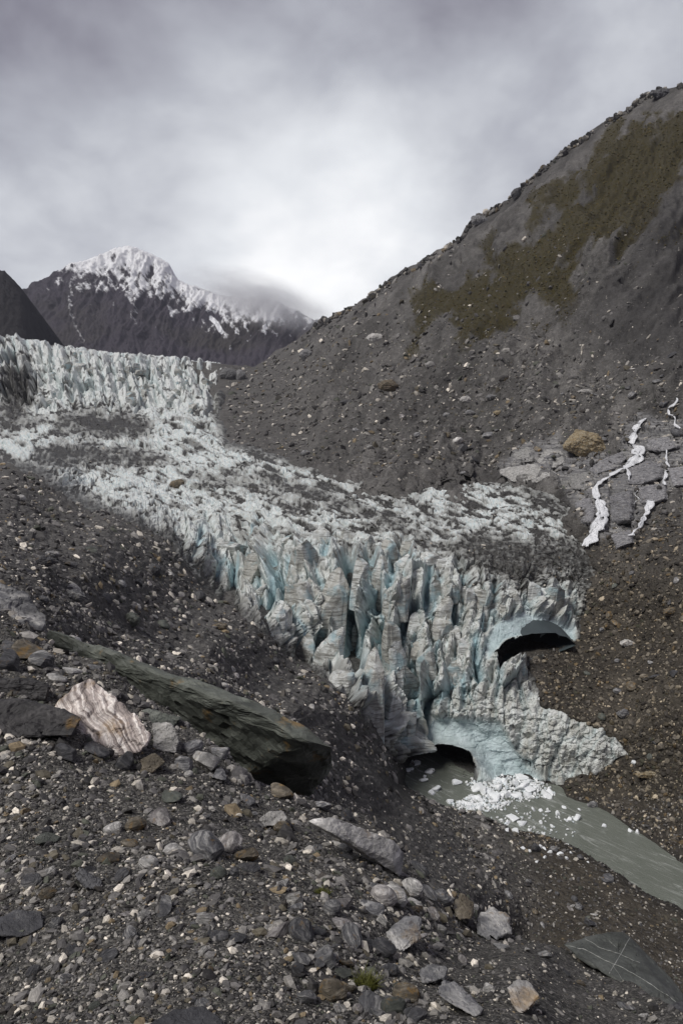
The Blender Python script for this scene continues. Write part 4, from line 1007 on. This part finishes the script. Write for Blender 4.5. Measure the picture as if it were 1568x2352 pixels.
fb(1540,1405,22,14,R_BROWN,'square brown boulder on the steep brown bank',GROUND,76)
fb(1440,1478,18,10,R_PALE,'white triangular rock alone on the brown bank',GROUND,77)
fb(1330,1388,14,10,R_BROWN,'rounded brown boulder near the upper ice cave',GROUND,78)
fb(1430,1640,16,12,R_GREY,'grey boulder on the bank above the snout tip',GROUND,79)
fb(1360,1850,14,12,R_GREY,'round grey boulder at the foot of the far riverbank',GROUND,80)
fb(1230,1948,12,11,R_DARK,'dark boulder among ice lumps on the near shore',GROUND,81)
fb(1455,1930,22,6,R_BLACK,'flat black rock at the far water edge capped with ice',GROUND,82)
fb(1490,1780,34,9,R_RUST,'long rusty slab on the bank past the snout tip',GROUND,83,'slab')

# ------------------------------------------------------------------ countable stones, each its own object
SHAPES = {'slab': ((1, .78, .30), 8), 'block': ((1, .82, .70), 9), 'wedge': ((1, .62, .55), 6), 'lump': ((1, .88, .72), 12), 'splinter': ((1, .38, .26), 8)}
SHL = {}
for nm, (sc, n) in SHAPES.items():
    SHL[nm] = []
    for k in range(4):
        r = np.random.default_rng(500 + k * 7 + n); v = chip(ICO3, r, n, .45, .85)
        if nm == 'lump': v = chip(ICO3, r, n, .72, .95)
        if nm == 'wedge': v[:, 2] *= 1 - .55 * (v[:, 0] * .5 + .5)
        v = v + v * (.07 * fbm(v * 2.4 + k, 4, 510 + k, .6) + .03 * fbm(v * np.array([3, 3, 12.]), 3, 515 + k))[:, None]
        me = mesh_np(nm + '_stone', v * np.array(sc), ICO3F, False); me.materials.append(R_GREY); SHL[nm].append(me)
R_STREAK = mat_schist('streaked_stone', (.12,.11,.11), (.30,.28,.27), (.70,.67,.63), 6, .5, .05, (.3,-.4,.5))
COLS = {'pale': R_PALE, 'grey': R_GREY, 'dark': R_DARK, 'brown': R_BROWN, 'greenish': R_GREEN, 'white streaked': R_STREAK, 'black': R_BLACK}
LM_B = {'the long green slab': (560,1720), 'the striped boulder': (240,1690), 'the black schist slabs': (70,1650), 'the plank of schist': (820,1920), 'the banded boulder': (925,2140),
 'the pale triangular rock': (1200,2290), 'the quartz veined slab': (1430,2220), 'the moss patch': (740,2050), 'the grass tuft': (840,2260), 'the blunt white rock': (630,1880), 'the rock with a pale cap': (205,2020),
 'the half buried dark slab': (50,2120), 'the broad dark slab': (420,2335), 'the bench edge boulders': (1110,2110), 'the flat topped grey rock': (995,2238), 'the brown ribbed boulder': (336,1565), 'the streaked ledge': (30,1400)}
LM_G = {'the rounded greenish boulder': (304,1424), 'the orange boulder': (1342,1040), 'the tall waterfall': (1400,1120), 'the snout tip': (1420,1750), 'the upper ice cave': (1250,1490), 'the river': (1380,1960), 'the pointed boulder': (702,815),
 'the pale flat boulder': (865,775), 'the icefall edge': (530,880), 'the brownish scree boulder': (890,885), 'the grassy patch': (1150,720), 'the pale square boulder': (1068,918), 'the long dark boulder': (100,1290), 'the ice margin': (470,1400),
 'the dark moraine gully': (520,1530), 'the square brown boulder': (1540,1405), 'the black scree boulder': (1156,870), 'the river fan': (1250,2050), 'the ice front': (760,1600)}
used = set()
def describe(u, v, hp, col, shp, lms, kind='stone'):
    nm, (a, b) = min(lms.items(), key=lambda t: math.hypot(t[1][0] - u, (t[1][1] - v) * 1.3))
    du, dv = u - a, v - b
    rel = 'beside' if abs(dv) < .45 * abs(du) else ('beyond' if dv < 0 else 'in front of')
    if math.hypot(du, dv) > 130: rel = 'some way ' + ('past' if rel == 'beside' else rel)
    sz = 'small' if hp < 9 else ('middling' if hp < 14 else ('large' if hp < 22 else 'very large'))
    return f'{sz} {col} {shp} {kind} {rel} {nm}'
def stone(u, v, hp, surf, lms, col=None, shp=None, group=None, sink=.3):
    P_, N_, ok = surf.at(u, v)
    if not ok[0]: return None
    for _ in range(60):
        c = col or random.choices(list(COLS), [3, 5, 5, 1.6, 1.2, 1.6, .8])[0]; sh = shp or random.choice(list(SHAPES))
        lb = describe(u, v, hp, c, sh, lms)
        if lb not in used: break
        if col and shp: hp *= 1.12
    else: return None
    used.add(lb)
    d = float(dist(P_)[0]); s_ = hp * d / FOC
    o = bpy.data.objects.new('stone', random.choice(SHL[sh])); COL.objects.link(o)
    o.material_slots[0].link = 'OBJECT'; o.material_slots[0].material = COLS[c]
    n = Vector(N_[0]) + Vector((random.gauss(0, .22), random.gauss(0, .22), .5 + random.gauss(0, .1)))
    q = n.normalized().to_track_quat('Z', 'Y') @ Matrix.Rotation(random.uniform(0, 6.28), 3, 'Z').to_quaternion()
    o.rotation_mode = 'QUATERNION'; o.rotation_quaternion = q
    o.scale = (s_ * 1.5,) * 3
    o.location = P_[0] + N_[0] * s_ * SHAPES[sh][0][2] * (1 - 2 * sink) * 1.5
    tag(o, lb, 'stone', group); return o
# traced ones: U, V, half width, tone, shape
T = [(585,1690,24,'brown','wedge'),(470,1760,26,'pale','block'),(505,1735,18,'grey','block'),(545,1755,20,'dark','wedge'),(445,1730,20,'grey','block'),(420,1765,18,'grey','lump'),(500,1790,22,'grey','wedge'),(395,1840,24,'greenish','wedge'),
 (370,1890,22,'white streaked','block'),(470,1965,34,'grey','lump'),(525,1950,26,'white streaked','block'),(455,1935,24,'white streaked','slab'),(400,1955,22,'pale','slab'),(565,1975,20,'brown','block'),(575,2000,20,'dark','wedge'),(540,2010,12,'dark','block'),
 (310,1905,18,'brown','lump'),(300,1940,16,'brown','slab'),(260,1910,16,'pale','block'),(255,1975,24,'brown','slab'),(110,1930,22,'greenish','slab'),(150,1740,26,'dark','wedge'),(215,1725,26,'dark','slab'),(285,1760,24,'dark','block'),
 (100,1530,26,'grey','block'),(60,1510,30,'brown','block'),(20,1530,28,'dark','block'),(20,1490,22,'dark','slab'),(130,1560,20,'pale','slab'),(165,1545,18,'pale','slab'),(215,1535,16,'grey','slab'),(255,1640,18,'white streaked','slab'),
 (700,1830,22,'greenish','slab'),(640,1825,26,'brown','slab'),(735,1855,22,'grey','slab'),(790,1880,20,'dark','wedge'),(565,1840,18,'grey','slab'),(680,2090,22,'grey','splinter'),(760,2095,18,'grey','lump'),(785,2080,20,'white streaked','wedge'),
 (850,2090,26,'grey','slab'),(800,2160,24,'grey','block'),(850,2175,24,'dark','splinter'),(780,2130,20,'white streaked','wedge'),(690,2150,24,'dark','lump'),(640,2150,26,'white streaked','wedge'),(730,2140,18,'dark','slab'),(875,2190,22,'dark','lump'),
 (905,2230,24,'pale','splinter'),(740,2210,24,'grey','block'),(690,2205,20,'grey','slab'),(790,2240,20,'greenish','slab'),(860,2320,34,'grey','slab'),(950,2340,28,'dark','slab'),(760,2290,24,'brown','lump'),(700,2300,20,'grey','block'),
 (545,2165,20,'dark','wedge'),(500,2150,20,'dark','slab'),(465,2120,18,'pale','block'),(380,2090,24,'grey','wedge'),(330,2110,14,'pale','block'),(300,2150,16,'grey','block'),(250,2200,20,'dark','slab'),(170,2190,18,'dark','slab'),(150,2255,14,'grey','block'),
 (340,1990,16,'pale','lump'),(120,2010,14,'pale','block'),(75,2030,16,'grey','lump'),(110,2060,14,'brown','lump'),(1120,2280,14,'pale','block'),(1075,2270,10,'pale','slab'),(1060,2210,10,'white streaked','block'),(990,2105,14,'white streaked','block'),(1010,2140,10,'pale','lump'),
 (1150,2180,14,'grey','wedge'),(1250,2200,12,'grey','block'),(1210,2185,10,'pale','wedge'),(1330,2260,12,'brown','slab'),(1300,2240,10,'dark','wedge'),(1440,2320,16,'grey','wedge'),(1480,2335,10,'pale','slab'),
 (940,2045,18,'pale','lump'),(975,2050,20,'grey','slab'),(985,2025,18,'dark','block'),(1010,2070,18,'grey','lump'),(900,2070,16,'pale','lump'),(860,2040,14,'grey','slab'),(960,2000,20,'dark','wedge'),(880,1900,18,'dark','wedge')]
for u, v, h, c, sh in T: stone(u, v, h, BENCH, LM_B, c, sh, 'stones lying on the near gravel bench')
random.seed(21)
k = 0
while k < 26:
    u, v = random.uniform(620, 1010), random.uniform(2030, 2330)
    if stone(u, v, random.choice((12, 14, 16, 18, 22)), BENCH, LM_B, None, None, 'stones lying on the near gravel bench'): k += 1
k = 0
while k < 66:
    u, v = random.uniform(10, 1150), random.uniform(1780, 2340)
    if v < ftop(u) + 20 or (u > 1020 and v > 2120 and random.random() < .8): continue
    if stone(u, v, random.choice((7, 8, 9, 10, 12, 15)), BENCH, LM_B, None, None, 'stones lying on the near gravel bench'): k += 1
k = 0
while k < 46:
    u, v = random.uniform(10, 780), random.uniform(1130, 1640)
    if poly_sd(np.array([u]), np.array([v]), GLAC)[0] > -14 or v > ftop(u) - 10: continue
    if stone(u, v, random.choice((6, 7, 8, 9, 11, 14)), GROUND, LM_G, None, None, 'stones lying on the moraine slope'): k += 1
k = 0
while k < 45:
    u, v = random.uniform(600, 1560), random.uniform(760, 1090)
    if poly_sd(np.array([u]), np.array([v]), GLAC)[0] > -10 or v < SKYL(u) + 25 or v < 1040 - .25 * (u - 560): continue
    if stone(u, v, random.choice((5, 6, 7, 8, 10)), GROUND, LM_G, None, None, 'stones lying on the scree slope'): k += 1
k = 0
while k < 24:
    u, v = random.uniform(1230, 1560), random.uniform(1290, 1780)
    if poly_sd(np.array([u]), np.array([v]), GLAC)[0] > -10: continue
    if stone(u, v, random.choice((5, 6, 7, 8, 10)), GROUND, LM_G, random.choice(('brown', 'brown', 'greenish', 'grey', 'dark')), None, 'stones lying on the brown bank'): k += 1
k = 0
while k < 22:
    u, v = random.uniform(1080, 1480), random.uniform(1940, 2130)
    if poly_sd(np.array([u]), np.array([v]), RIV)[0] > -8 or v > ftop(u) - 10: continue
    if stone(u, v, random.choice((5, 6, 7, 8, 11)), GROUND, LM_G, None, None, 'stones lying on the river fan'): k += 1

# ------------------------------------------------------------------ ice blocks in and beside the river
m, nt, b = newmat('bright_ice'); p = geo_pos(nt)
n1 = noise(nt, p, .8, 5, .6); L(nt, mixc(nt, n1, (.78, .83, .85), (.95, .955, .955)), b.inputs['Base Color']); b.inputs['Roughness'].default_value = .45
bump(nt, b, noise(nt, p, 2.5, 5, .7), .5, .3); BRIGHT = m
ILIB = []
for k in range(8):
    r = np.random.default_rng(600 + k); v = chip(ICO3, r, 11, .32, .75); v /= np.abs(v).max(); v = v + v * (.09 * fbm(v * 2 + k, 4, 610 + k, .6))[:, None]
    me = mesh_np('ice_block', v * np.array([1, .8, .62]), ICO3F, False); me.materials.append(BRIGHT); ILIB.append(me)
LM_I = {'the lower cave mouth': (1000,1770), 'the brash ice heap': (1180,1820), 'the near river shore': (1180,1920), 'the middle of the river': (1290,1870), 'the far river bank': (1390,1850), 'the shingle fan': (1250,1980), 'the bend of the river': (1450,1960), 'the left cave wall': (960,1800)}
LM_I['the inner cave wall'] = LM_I.pop('the left cave wall')
iused = set()
def ice(u, v, hp, group, water=True, z=0.0):
    d = float(water_d(v)); s_ = hp * d / FOC
    if water: P_ = pos(u, v, d); P_[2] = WATER_Z
    else: P_ = GROUND.at(u, v)[0][0].copy(); P_[2] = max(P_[2], WATER_Z)
    near = sorted(LM_I.items(), key=lambda t: math.hypot(t[1][0] - u, (t[1][1] - v) * 1.5))
    for _ in range(200):
        k = random.randrange(8)
        sh = ('angular', 'rounded', 'flat', 'blocky', 'pointed', 'lopsided', 'ragged', 'chunky')[k]
        sz = 'tiny' if hp < 5 else ('small' if hp < 8 else ('middling' if hp < 13 else 'large'))
        st = 'floating by' if water and z == 0 else ('stranded by' if not water else 'piled by')
        tone = random.choice(('white', 'bluish white', 'bright', 'pale', 'snowy', 'milky'))
        lb = f'{sz} {sh} {tone} ice block {st} {near[0][0]}' + ('' if random.random() < .5 else f' toward {near[1][0]}')
        if len(lb.split()) > 16: continue
        if lb not in iused: break
    iused.add(lb)
    o = bpy.data.objects.new('ice_block', ILIB[k]); COL.objects.link(o)
    o.location = (P_[0], P_[1], P_[2] + s_ * .18 + z); o.scale = (s_, s_, s_ * random.uniform(.8, 1.1))
    o.rotation_euler = (random.uniform(-.3, .3), random.uniform(-.3, .3), random.uniform(0, 6.28)); tag(o, lb, 'ice block', group)
random.seed(33)
for u, v, h in [(1030,1842,12),(1045,1798,16),(970,1795,14),(1003,1812,16),(990,1822,12),(1225,1862,9),(1240,1862,7),(1257,1866,8),(1280,1871,11),(1300,1886,8),(1325,1882,14),(1305,1884,9),(1385,1898,8),(1330,1860,6),(1295,1855,7),(1325,1872,5),
 (1175,1882,18),(1195,1892,14),(1165,1890,10),(1215,1908,8),(1160,1912,14),(1185,1914,14),(1130,1906,10),(1105,1892,12),(1200,1932,10),(1216,1930,6),(1282,1935,9),(1302,1942,7),(1240,1890,9),(1265,1898,8),(1245,1915,7),(1150,1885,9)]:
    ice(u, v, h, 'ice blocks floating in the river')
k = 0
HEAP = [(1075,1800),(1100,1785),(1180,1782),(1250,1800),(1268,1825),(1200,1838),(1120,1832)]
while k < 62:
    u, v = random.uniform(1070, 1270), random.uniform(1780, 1840)
    sd = float(poly_sd(np.array([u]), np.array([v]), HEAP)[0])
    if sd < 0: continue
    ice(u, v, random.choice((6, 7, 8, 9, 11, 14, 20)), 'ice blocks piled below the snout', True, .02 + min(sd, 22) * .018 * random.uniform(.2, 1.1)); k += 1
STRIP = [(1035,1850),(1080,1832),(1170,1840),(1150,1858),(1070,1868)]
k = 0
while k < 38:
    u, v = random.uniform(1030, 1180), random.uniform(1830, 1870)
    if poly_sd(np.array([u]), np.array([v]), STRIP)[0] < 0: continue
    ice(u, v, random.choice((5, 6, 7, 9, 12)), 'ice blocks drifted against the near shore', True, .03); k += 1
for u, v, h in [(950,1780,14),(935,1772,10),(960,1790,12),(975,1808,10),(985,1800,15),(1000,1830,10),(945,1792,9),(1200,1948,7),(1215,1955,6),(1240,1945,10),(1262,1958,8),(1285,1962,9),(1300,1972,8),(1250,1970,7),(1232,1980,6),(1310,1960,6),(1250,1950,7),(1350,1982,5),(1445,1922,8),(1462,1918,10),(1455,1752,9),(1212,1590,10),(1225,1600,12),(1230,1618,9),(1215,1608,10),(1238,1608,7)]:
    ice(u, v, h, 'ice blocks stranded on the shore', False)

# ------------------------------------------------------------------ waterfalls
m, nt, b = newmat('white_water'); p = geo_pos(nt)
n1 = noise(nt, VM(nt, 'MULTIPLY', p, (2.4, 2.4, .35)).outputs[0], 1.0, 5, .7)
L(nt, mixc(nt, ramp(nt, n1, [(.36, 0.), (.56, 1.)]), (.50, .52, .55), (.92, .93, .94)), b.inputs['Base Color']); b.inputs['Roughness'].default_value = .35
bump(nt, b, n1, .7, .3); FALL = m
al = noise(nt, VM(nt, 'MULTIPLY', p, (3.2, 1.2, .5)).outputs[0], 1.0, 5, .75)
L(nt, ramp(nt, M2(nt, 'ADD', al, M2(nt, 'MULTIPLY', A(nt, 'mid'), .26)), [(.46, 0.), (.62, 1.)]), b.inputs['Alpha'])
def waterfall(paths, label, names=('cascade',)):
    root = None
    strands = []
    for path in paths:
        wide = max(q[2] for q in path)
        for kx, (off, wf) in enumerate(((0, .55), (-.34, .30), (.32, .30)) if wide > 9 else ((0, .75),)): strands.append((path, off, wf, kx))
    for path, off, wf, kx in strands:
        a = np.array(path, float); seg = np.r_[0, np.cumsum(np.hypot(*np.diff(a[:, :2], axis=0).T))]
        n = max(12, int(seg[-1] / 1.6)); t = np.linspace(0, seg[-1], n)
        u, v, w = (np.interp(t, seg, a[:, k]) for k in range(3)); w = w * (.95 + 1.1 * perlin(P2(t / 11, 0 * t, 2.), 709))
        u = u + w * off + 2.5 * perlin(P2(t / 9, 0 * t, 1. + kx), 701) + .22 * w * perlin(P2(t / 16, 0 * t, 4. + kx), 702); w = w * wf; K2 = 9
        tx, ty = np.gradient(u), np.gradient(v); ln = np.hypot(tx, ty) + 1e-6; nx, ny = -ty / ln, tx / ln
        rows = []
        for j in range(K2):
            c_ = (j / (K2 - 1) - .5) * w * (1 + .5 * perlin(P2(t / 5, 0 * t + j * .35, 4.), 703))
            P_, N_, ok = GROUND.at(u + nx * c_, v + ny * c_); s_ = dist(P_)[:, None] / FOC
            e = 1 - (2 * j / (K2 - 1) - 1) ** 2
            rows.append(P_ + N_ * 1.6 + N_ * s_ * (-.3 + .9 * e + .6 * e * perlin(P2(t / 4, 0 * t + j, 7.), 705)[:, None]))
        Pg = np.array(rows)
        # smooth along the flow so it leaps the ledges
        for _ in range(4): Pg[:, 1:-1] = (Pg[:, :-2] + 2 * Pg[:, 1:-1] + Pg[:, 2:]) / 4
        me = mesh_np('waterfall', Pg.reshape(-1, 3), grid_faces(K2, n), True); attr(me, 'mid', np.repeat(1 - (2 * np.arange(K2) / (K2 - 1) - 1) ** 2, n))
        if root is None: root = link('waterfall', me, FALL); tag(root, label, 'waterfall')
        else: link('cascade', me, FALL, root)
    return root
waterfall([[(1480,968,8),(1464,984,16),(1455,1008,14),(1450,1020,12),(1468,1034,20),(1464,1058,34),(1442,1076,22),(1430,1086,8)],
           [(1430,1084,8),(1405,1097,11),(1380,1114,11),(1367,1130,14),(1372,1145,15),(1379,1162,20),(1380,1190,25),(1374,1215,20),(1362,1244,26),(1350,1260,16)],
           [(1438,1084,6),(1443,1110,7)]], 'tall white waterfall dropping in two steps down grey bedrock')
waterfall([[(1530,1040,5),(1526,1065,7),(1530,1090,7),(1527,1122,6)]], 'thin straight strand of water on the ledge near the dark gully')
waterfall([[(1494,1158,6),(1490,1172,14),(1478,1190,16),(1466,1206,10),(1462,1222,6),(1452,1238,10)],[(1462,1132,4),(1460,1165,4)]], 'short broken cascade low on the bedrock next to the tall waterfall')
waterfall([[(1560,920,8),(1552,936,8),(1536,942,5),(1545,960,5),(1560,985,5)]], 'small high cascade above the bedrock wall')

# ------------------------------------------------------------------ grass and moss
m, nt, b = newmat('grass_blades'); p = geo_pos(nt)
L(nt, mixc(nt, noise(nt, p, 30, 3), (.045, .055, .008), (.16, .16, .03)), b.inputs['Base Color']); b.inputs['Roughness'].default_value = .6; GRASS = m
def tuft(u, v, hp, label, nb, hgt=1.0, name='grass_tuft', cat='grass tuft'):
    P_, N_, ok = BENCH.at(u, v); s_ = hp * float(dist(P_)[0]) / FOC; r = np.random.default_rng(int(u))
    V_, F_ = [], []
    for _ in range(nb):
        a, rad = r.uniform(0, 6.28), math.sqrt(r.random()) * s_; bx, by = math.cos(a) * rad, math.sin(a) * rad * .7
        h = s_ * hgt * r.uniform(.6, 1.4); lx, ly = r.normal(0, .45, 2) * h; w = s_ * .05; i = len(V_); th = r.uniform(0, 3.14); wx_, wy_ = math.cos(th) * w, math.sin(th) * w
        for t in (0, .5, 1):
            z = h * (t - .15 * t * t); o = (bx + lx * t * t, by + ly * t * t, z - .02 * s_); ww = 1 - .85 * t
            V_ += [(o[0] - wx_ * ww, o[1] - wy_ * ww, o[2]), (o[0] + wx_ * ww, o[1] + wy_ * ww, o[2])]
        F_ += [(i, i + 1, i + 3, i + 2), (i + 2, i + 3, i + 5, i + 4)]
    o = link(name, mesh_np(name, np.array(V_), np.array(F_)), GRASS); o.location = P_[0]; tag(o, label, cat)
tuft(840, 2268, 26, 'olive grass tuft hanging over rocks at the bottom', 420, 1.1)
tuft(740, 2052, 18, 'bright yellow green moss patch on the gravel', 260, .5, 'moss_patch', 'moss')
tuft(1035, 2092, 6, 'tiny moss clump on the boulders at the bench edge', 90, .6, 'moss_patch', 'moss')

fb(1186,446,14,16,R_DARK,'small dark crag standing up from the mountain skyline',GROUND,90,'crag','crag')
fb(1520,214,30,12,R_DARK,'dark crag at the highest visible point of the ridge',GROUND,91,'crag','crag')
fb(1100,506,24,14,R_GREY,'pale grey rock step on the mountain skyline',GROUND,92,'crag','crag')
fb(965,610,7,8,R_DARK,'tiny knob low on the mountain skyline',GROUND,93,'crag','crag')
# small brash between the blocks
n = 4200; u = RNG.uniform(1000, 1320, n); v = RNG.uniform(1775, 1940, n)
ok = (np.maximum(poly_sd(u, v, HEAP) / 1.0, poly_sd(u, v, STRIP)) > -7 + 6 * RNG.random(n)) | ((poly_sd(u, v, [(1060,1845),(1190,1845),(1330,1875),(1310,1940),(1180,1912),(1090,1880)]) > 0) & (RNG.random(n) < .09))
u, v = u[ok], v[ok]; d = water_d(v); P_ = pos(u, v, d); P_[:, 2] = WATER_Z + .05 + RNG.random(len(u)) * np.clip(poly_sd(u, v, HEAP), 0, 20) * .016
ibm = stone_mass('brash_ice', P_, np.tile([0., 0., 1.], (len(P_), 1)), RNG.uniform(1.5, 5, len(P_)) * d / FOC, 'small white brash ice packed below the snout', pal=np.array([(.80,.82,.82),(.70,.76,.78)]), pw=np.array([.7,.3]), flat=.7)
# mist lying on the mountain shoulder
bm = bmesh.new(); bmesh.ops.create_icosphere(bm, subdivisions=4, radius=1.0); me = bpy.data.meshes.new('mist'); bm.to_mesh(me); bm.free()
m = bpy.data.materials.new('mist_air'); m.use_nodes = True; nt = m.node_tree; nt.nodes.remove(nt.nodes['Principled BSDF'])
pv = N(nt, 'ShaderNodeVolumePrincipled'); pv.inputs['Color'].default_value = (1, 1, 1, 1); pv.inputs['Anisotropy'].default_value = .8
tc = N(nt, 'ShaderNodeTexCoord'); o_ = tc.outputs['Object']
rl = VM(nt, 'LENGTH', o_).outputs['Value']; fall = M2(nt, 'SUBTRACT', 1.0, rl, clamp=True)
nn = noise(nt, o_, 2.6, 5, .6, .4)
dn_ = M2(nt, 'MULTIPLY', M2(nt, 'MULTIPLY', fall, ramp(nt, M2(nt, 'ADD', nn, M2(nt, 'MULTIPLY', fall, .35)), [(.42, 0.), (.75, 1.)])), .013)
L(nt, dn_, pv.inputs['Density']); L(nt, pv.outputs[0], nt.nodes['Material Output'].inputs['Volume'])
mist = link('mist', me, m); mist.location = pos(600, 690, 3150); mist.scale = (430, 260, 130); mist.rotation_euler = (0, math.radians(16), 0)
tag(mist, 'white cloud clinging to the mountain shoulder', kind='stuff')

# thin blue air between here and the far mountain
bm = bmesh.new(); bmesh.ops.create_cube(bm, size=1.0); me = bpy.data.meshes.new('haze'); bm.to_mesh(me); bm.free()
m = bpy.data.materials.new('haze_air'); m.use_nodes = True; nt = m.node_tree; nt.nodes.remove(nt.nodes['Principled BSDF'])
pv = N(nt, 'ShaderNodeVolumePrincipled'); pv.inputs['Color'].default_value = (.86, .89, 1, 1); pv.inputs['Density'].default_value = 3.2e-5; pv.inputs['Anisotropy'].default_value = .3
L(nt, pv.outputs[0], nt.nodes['Material Output'].inputs['Volume'])
hz = link('haze', me, m); hz.location = (0, 2200, 690); hz.scale = (6400, 5200, 1400); tag(hz, 'thin pale haze filling the valley', kind='stuff')
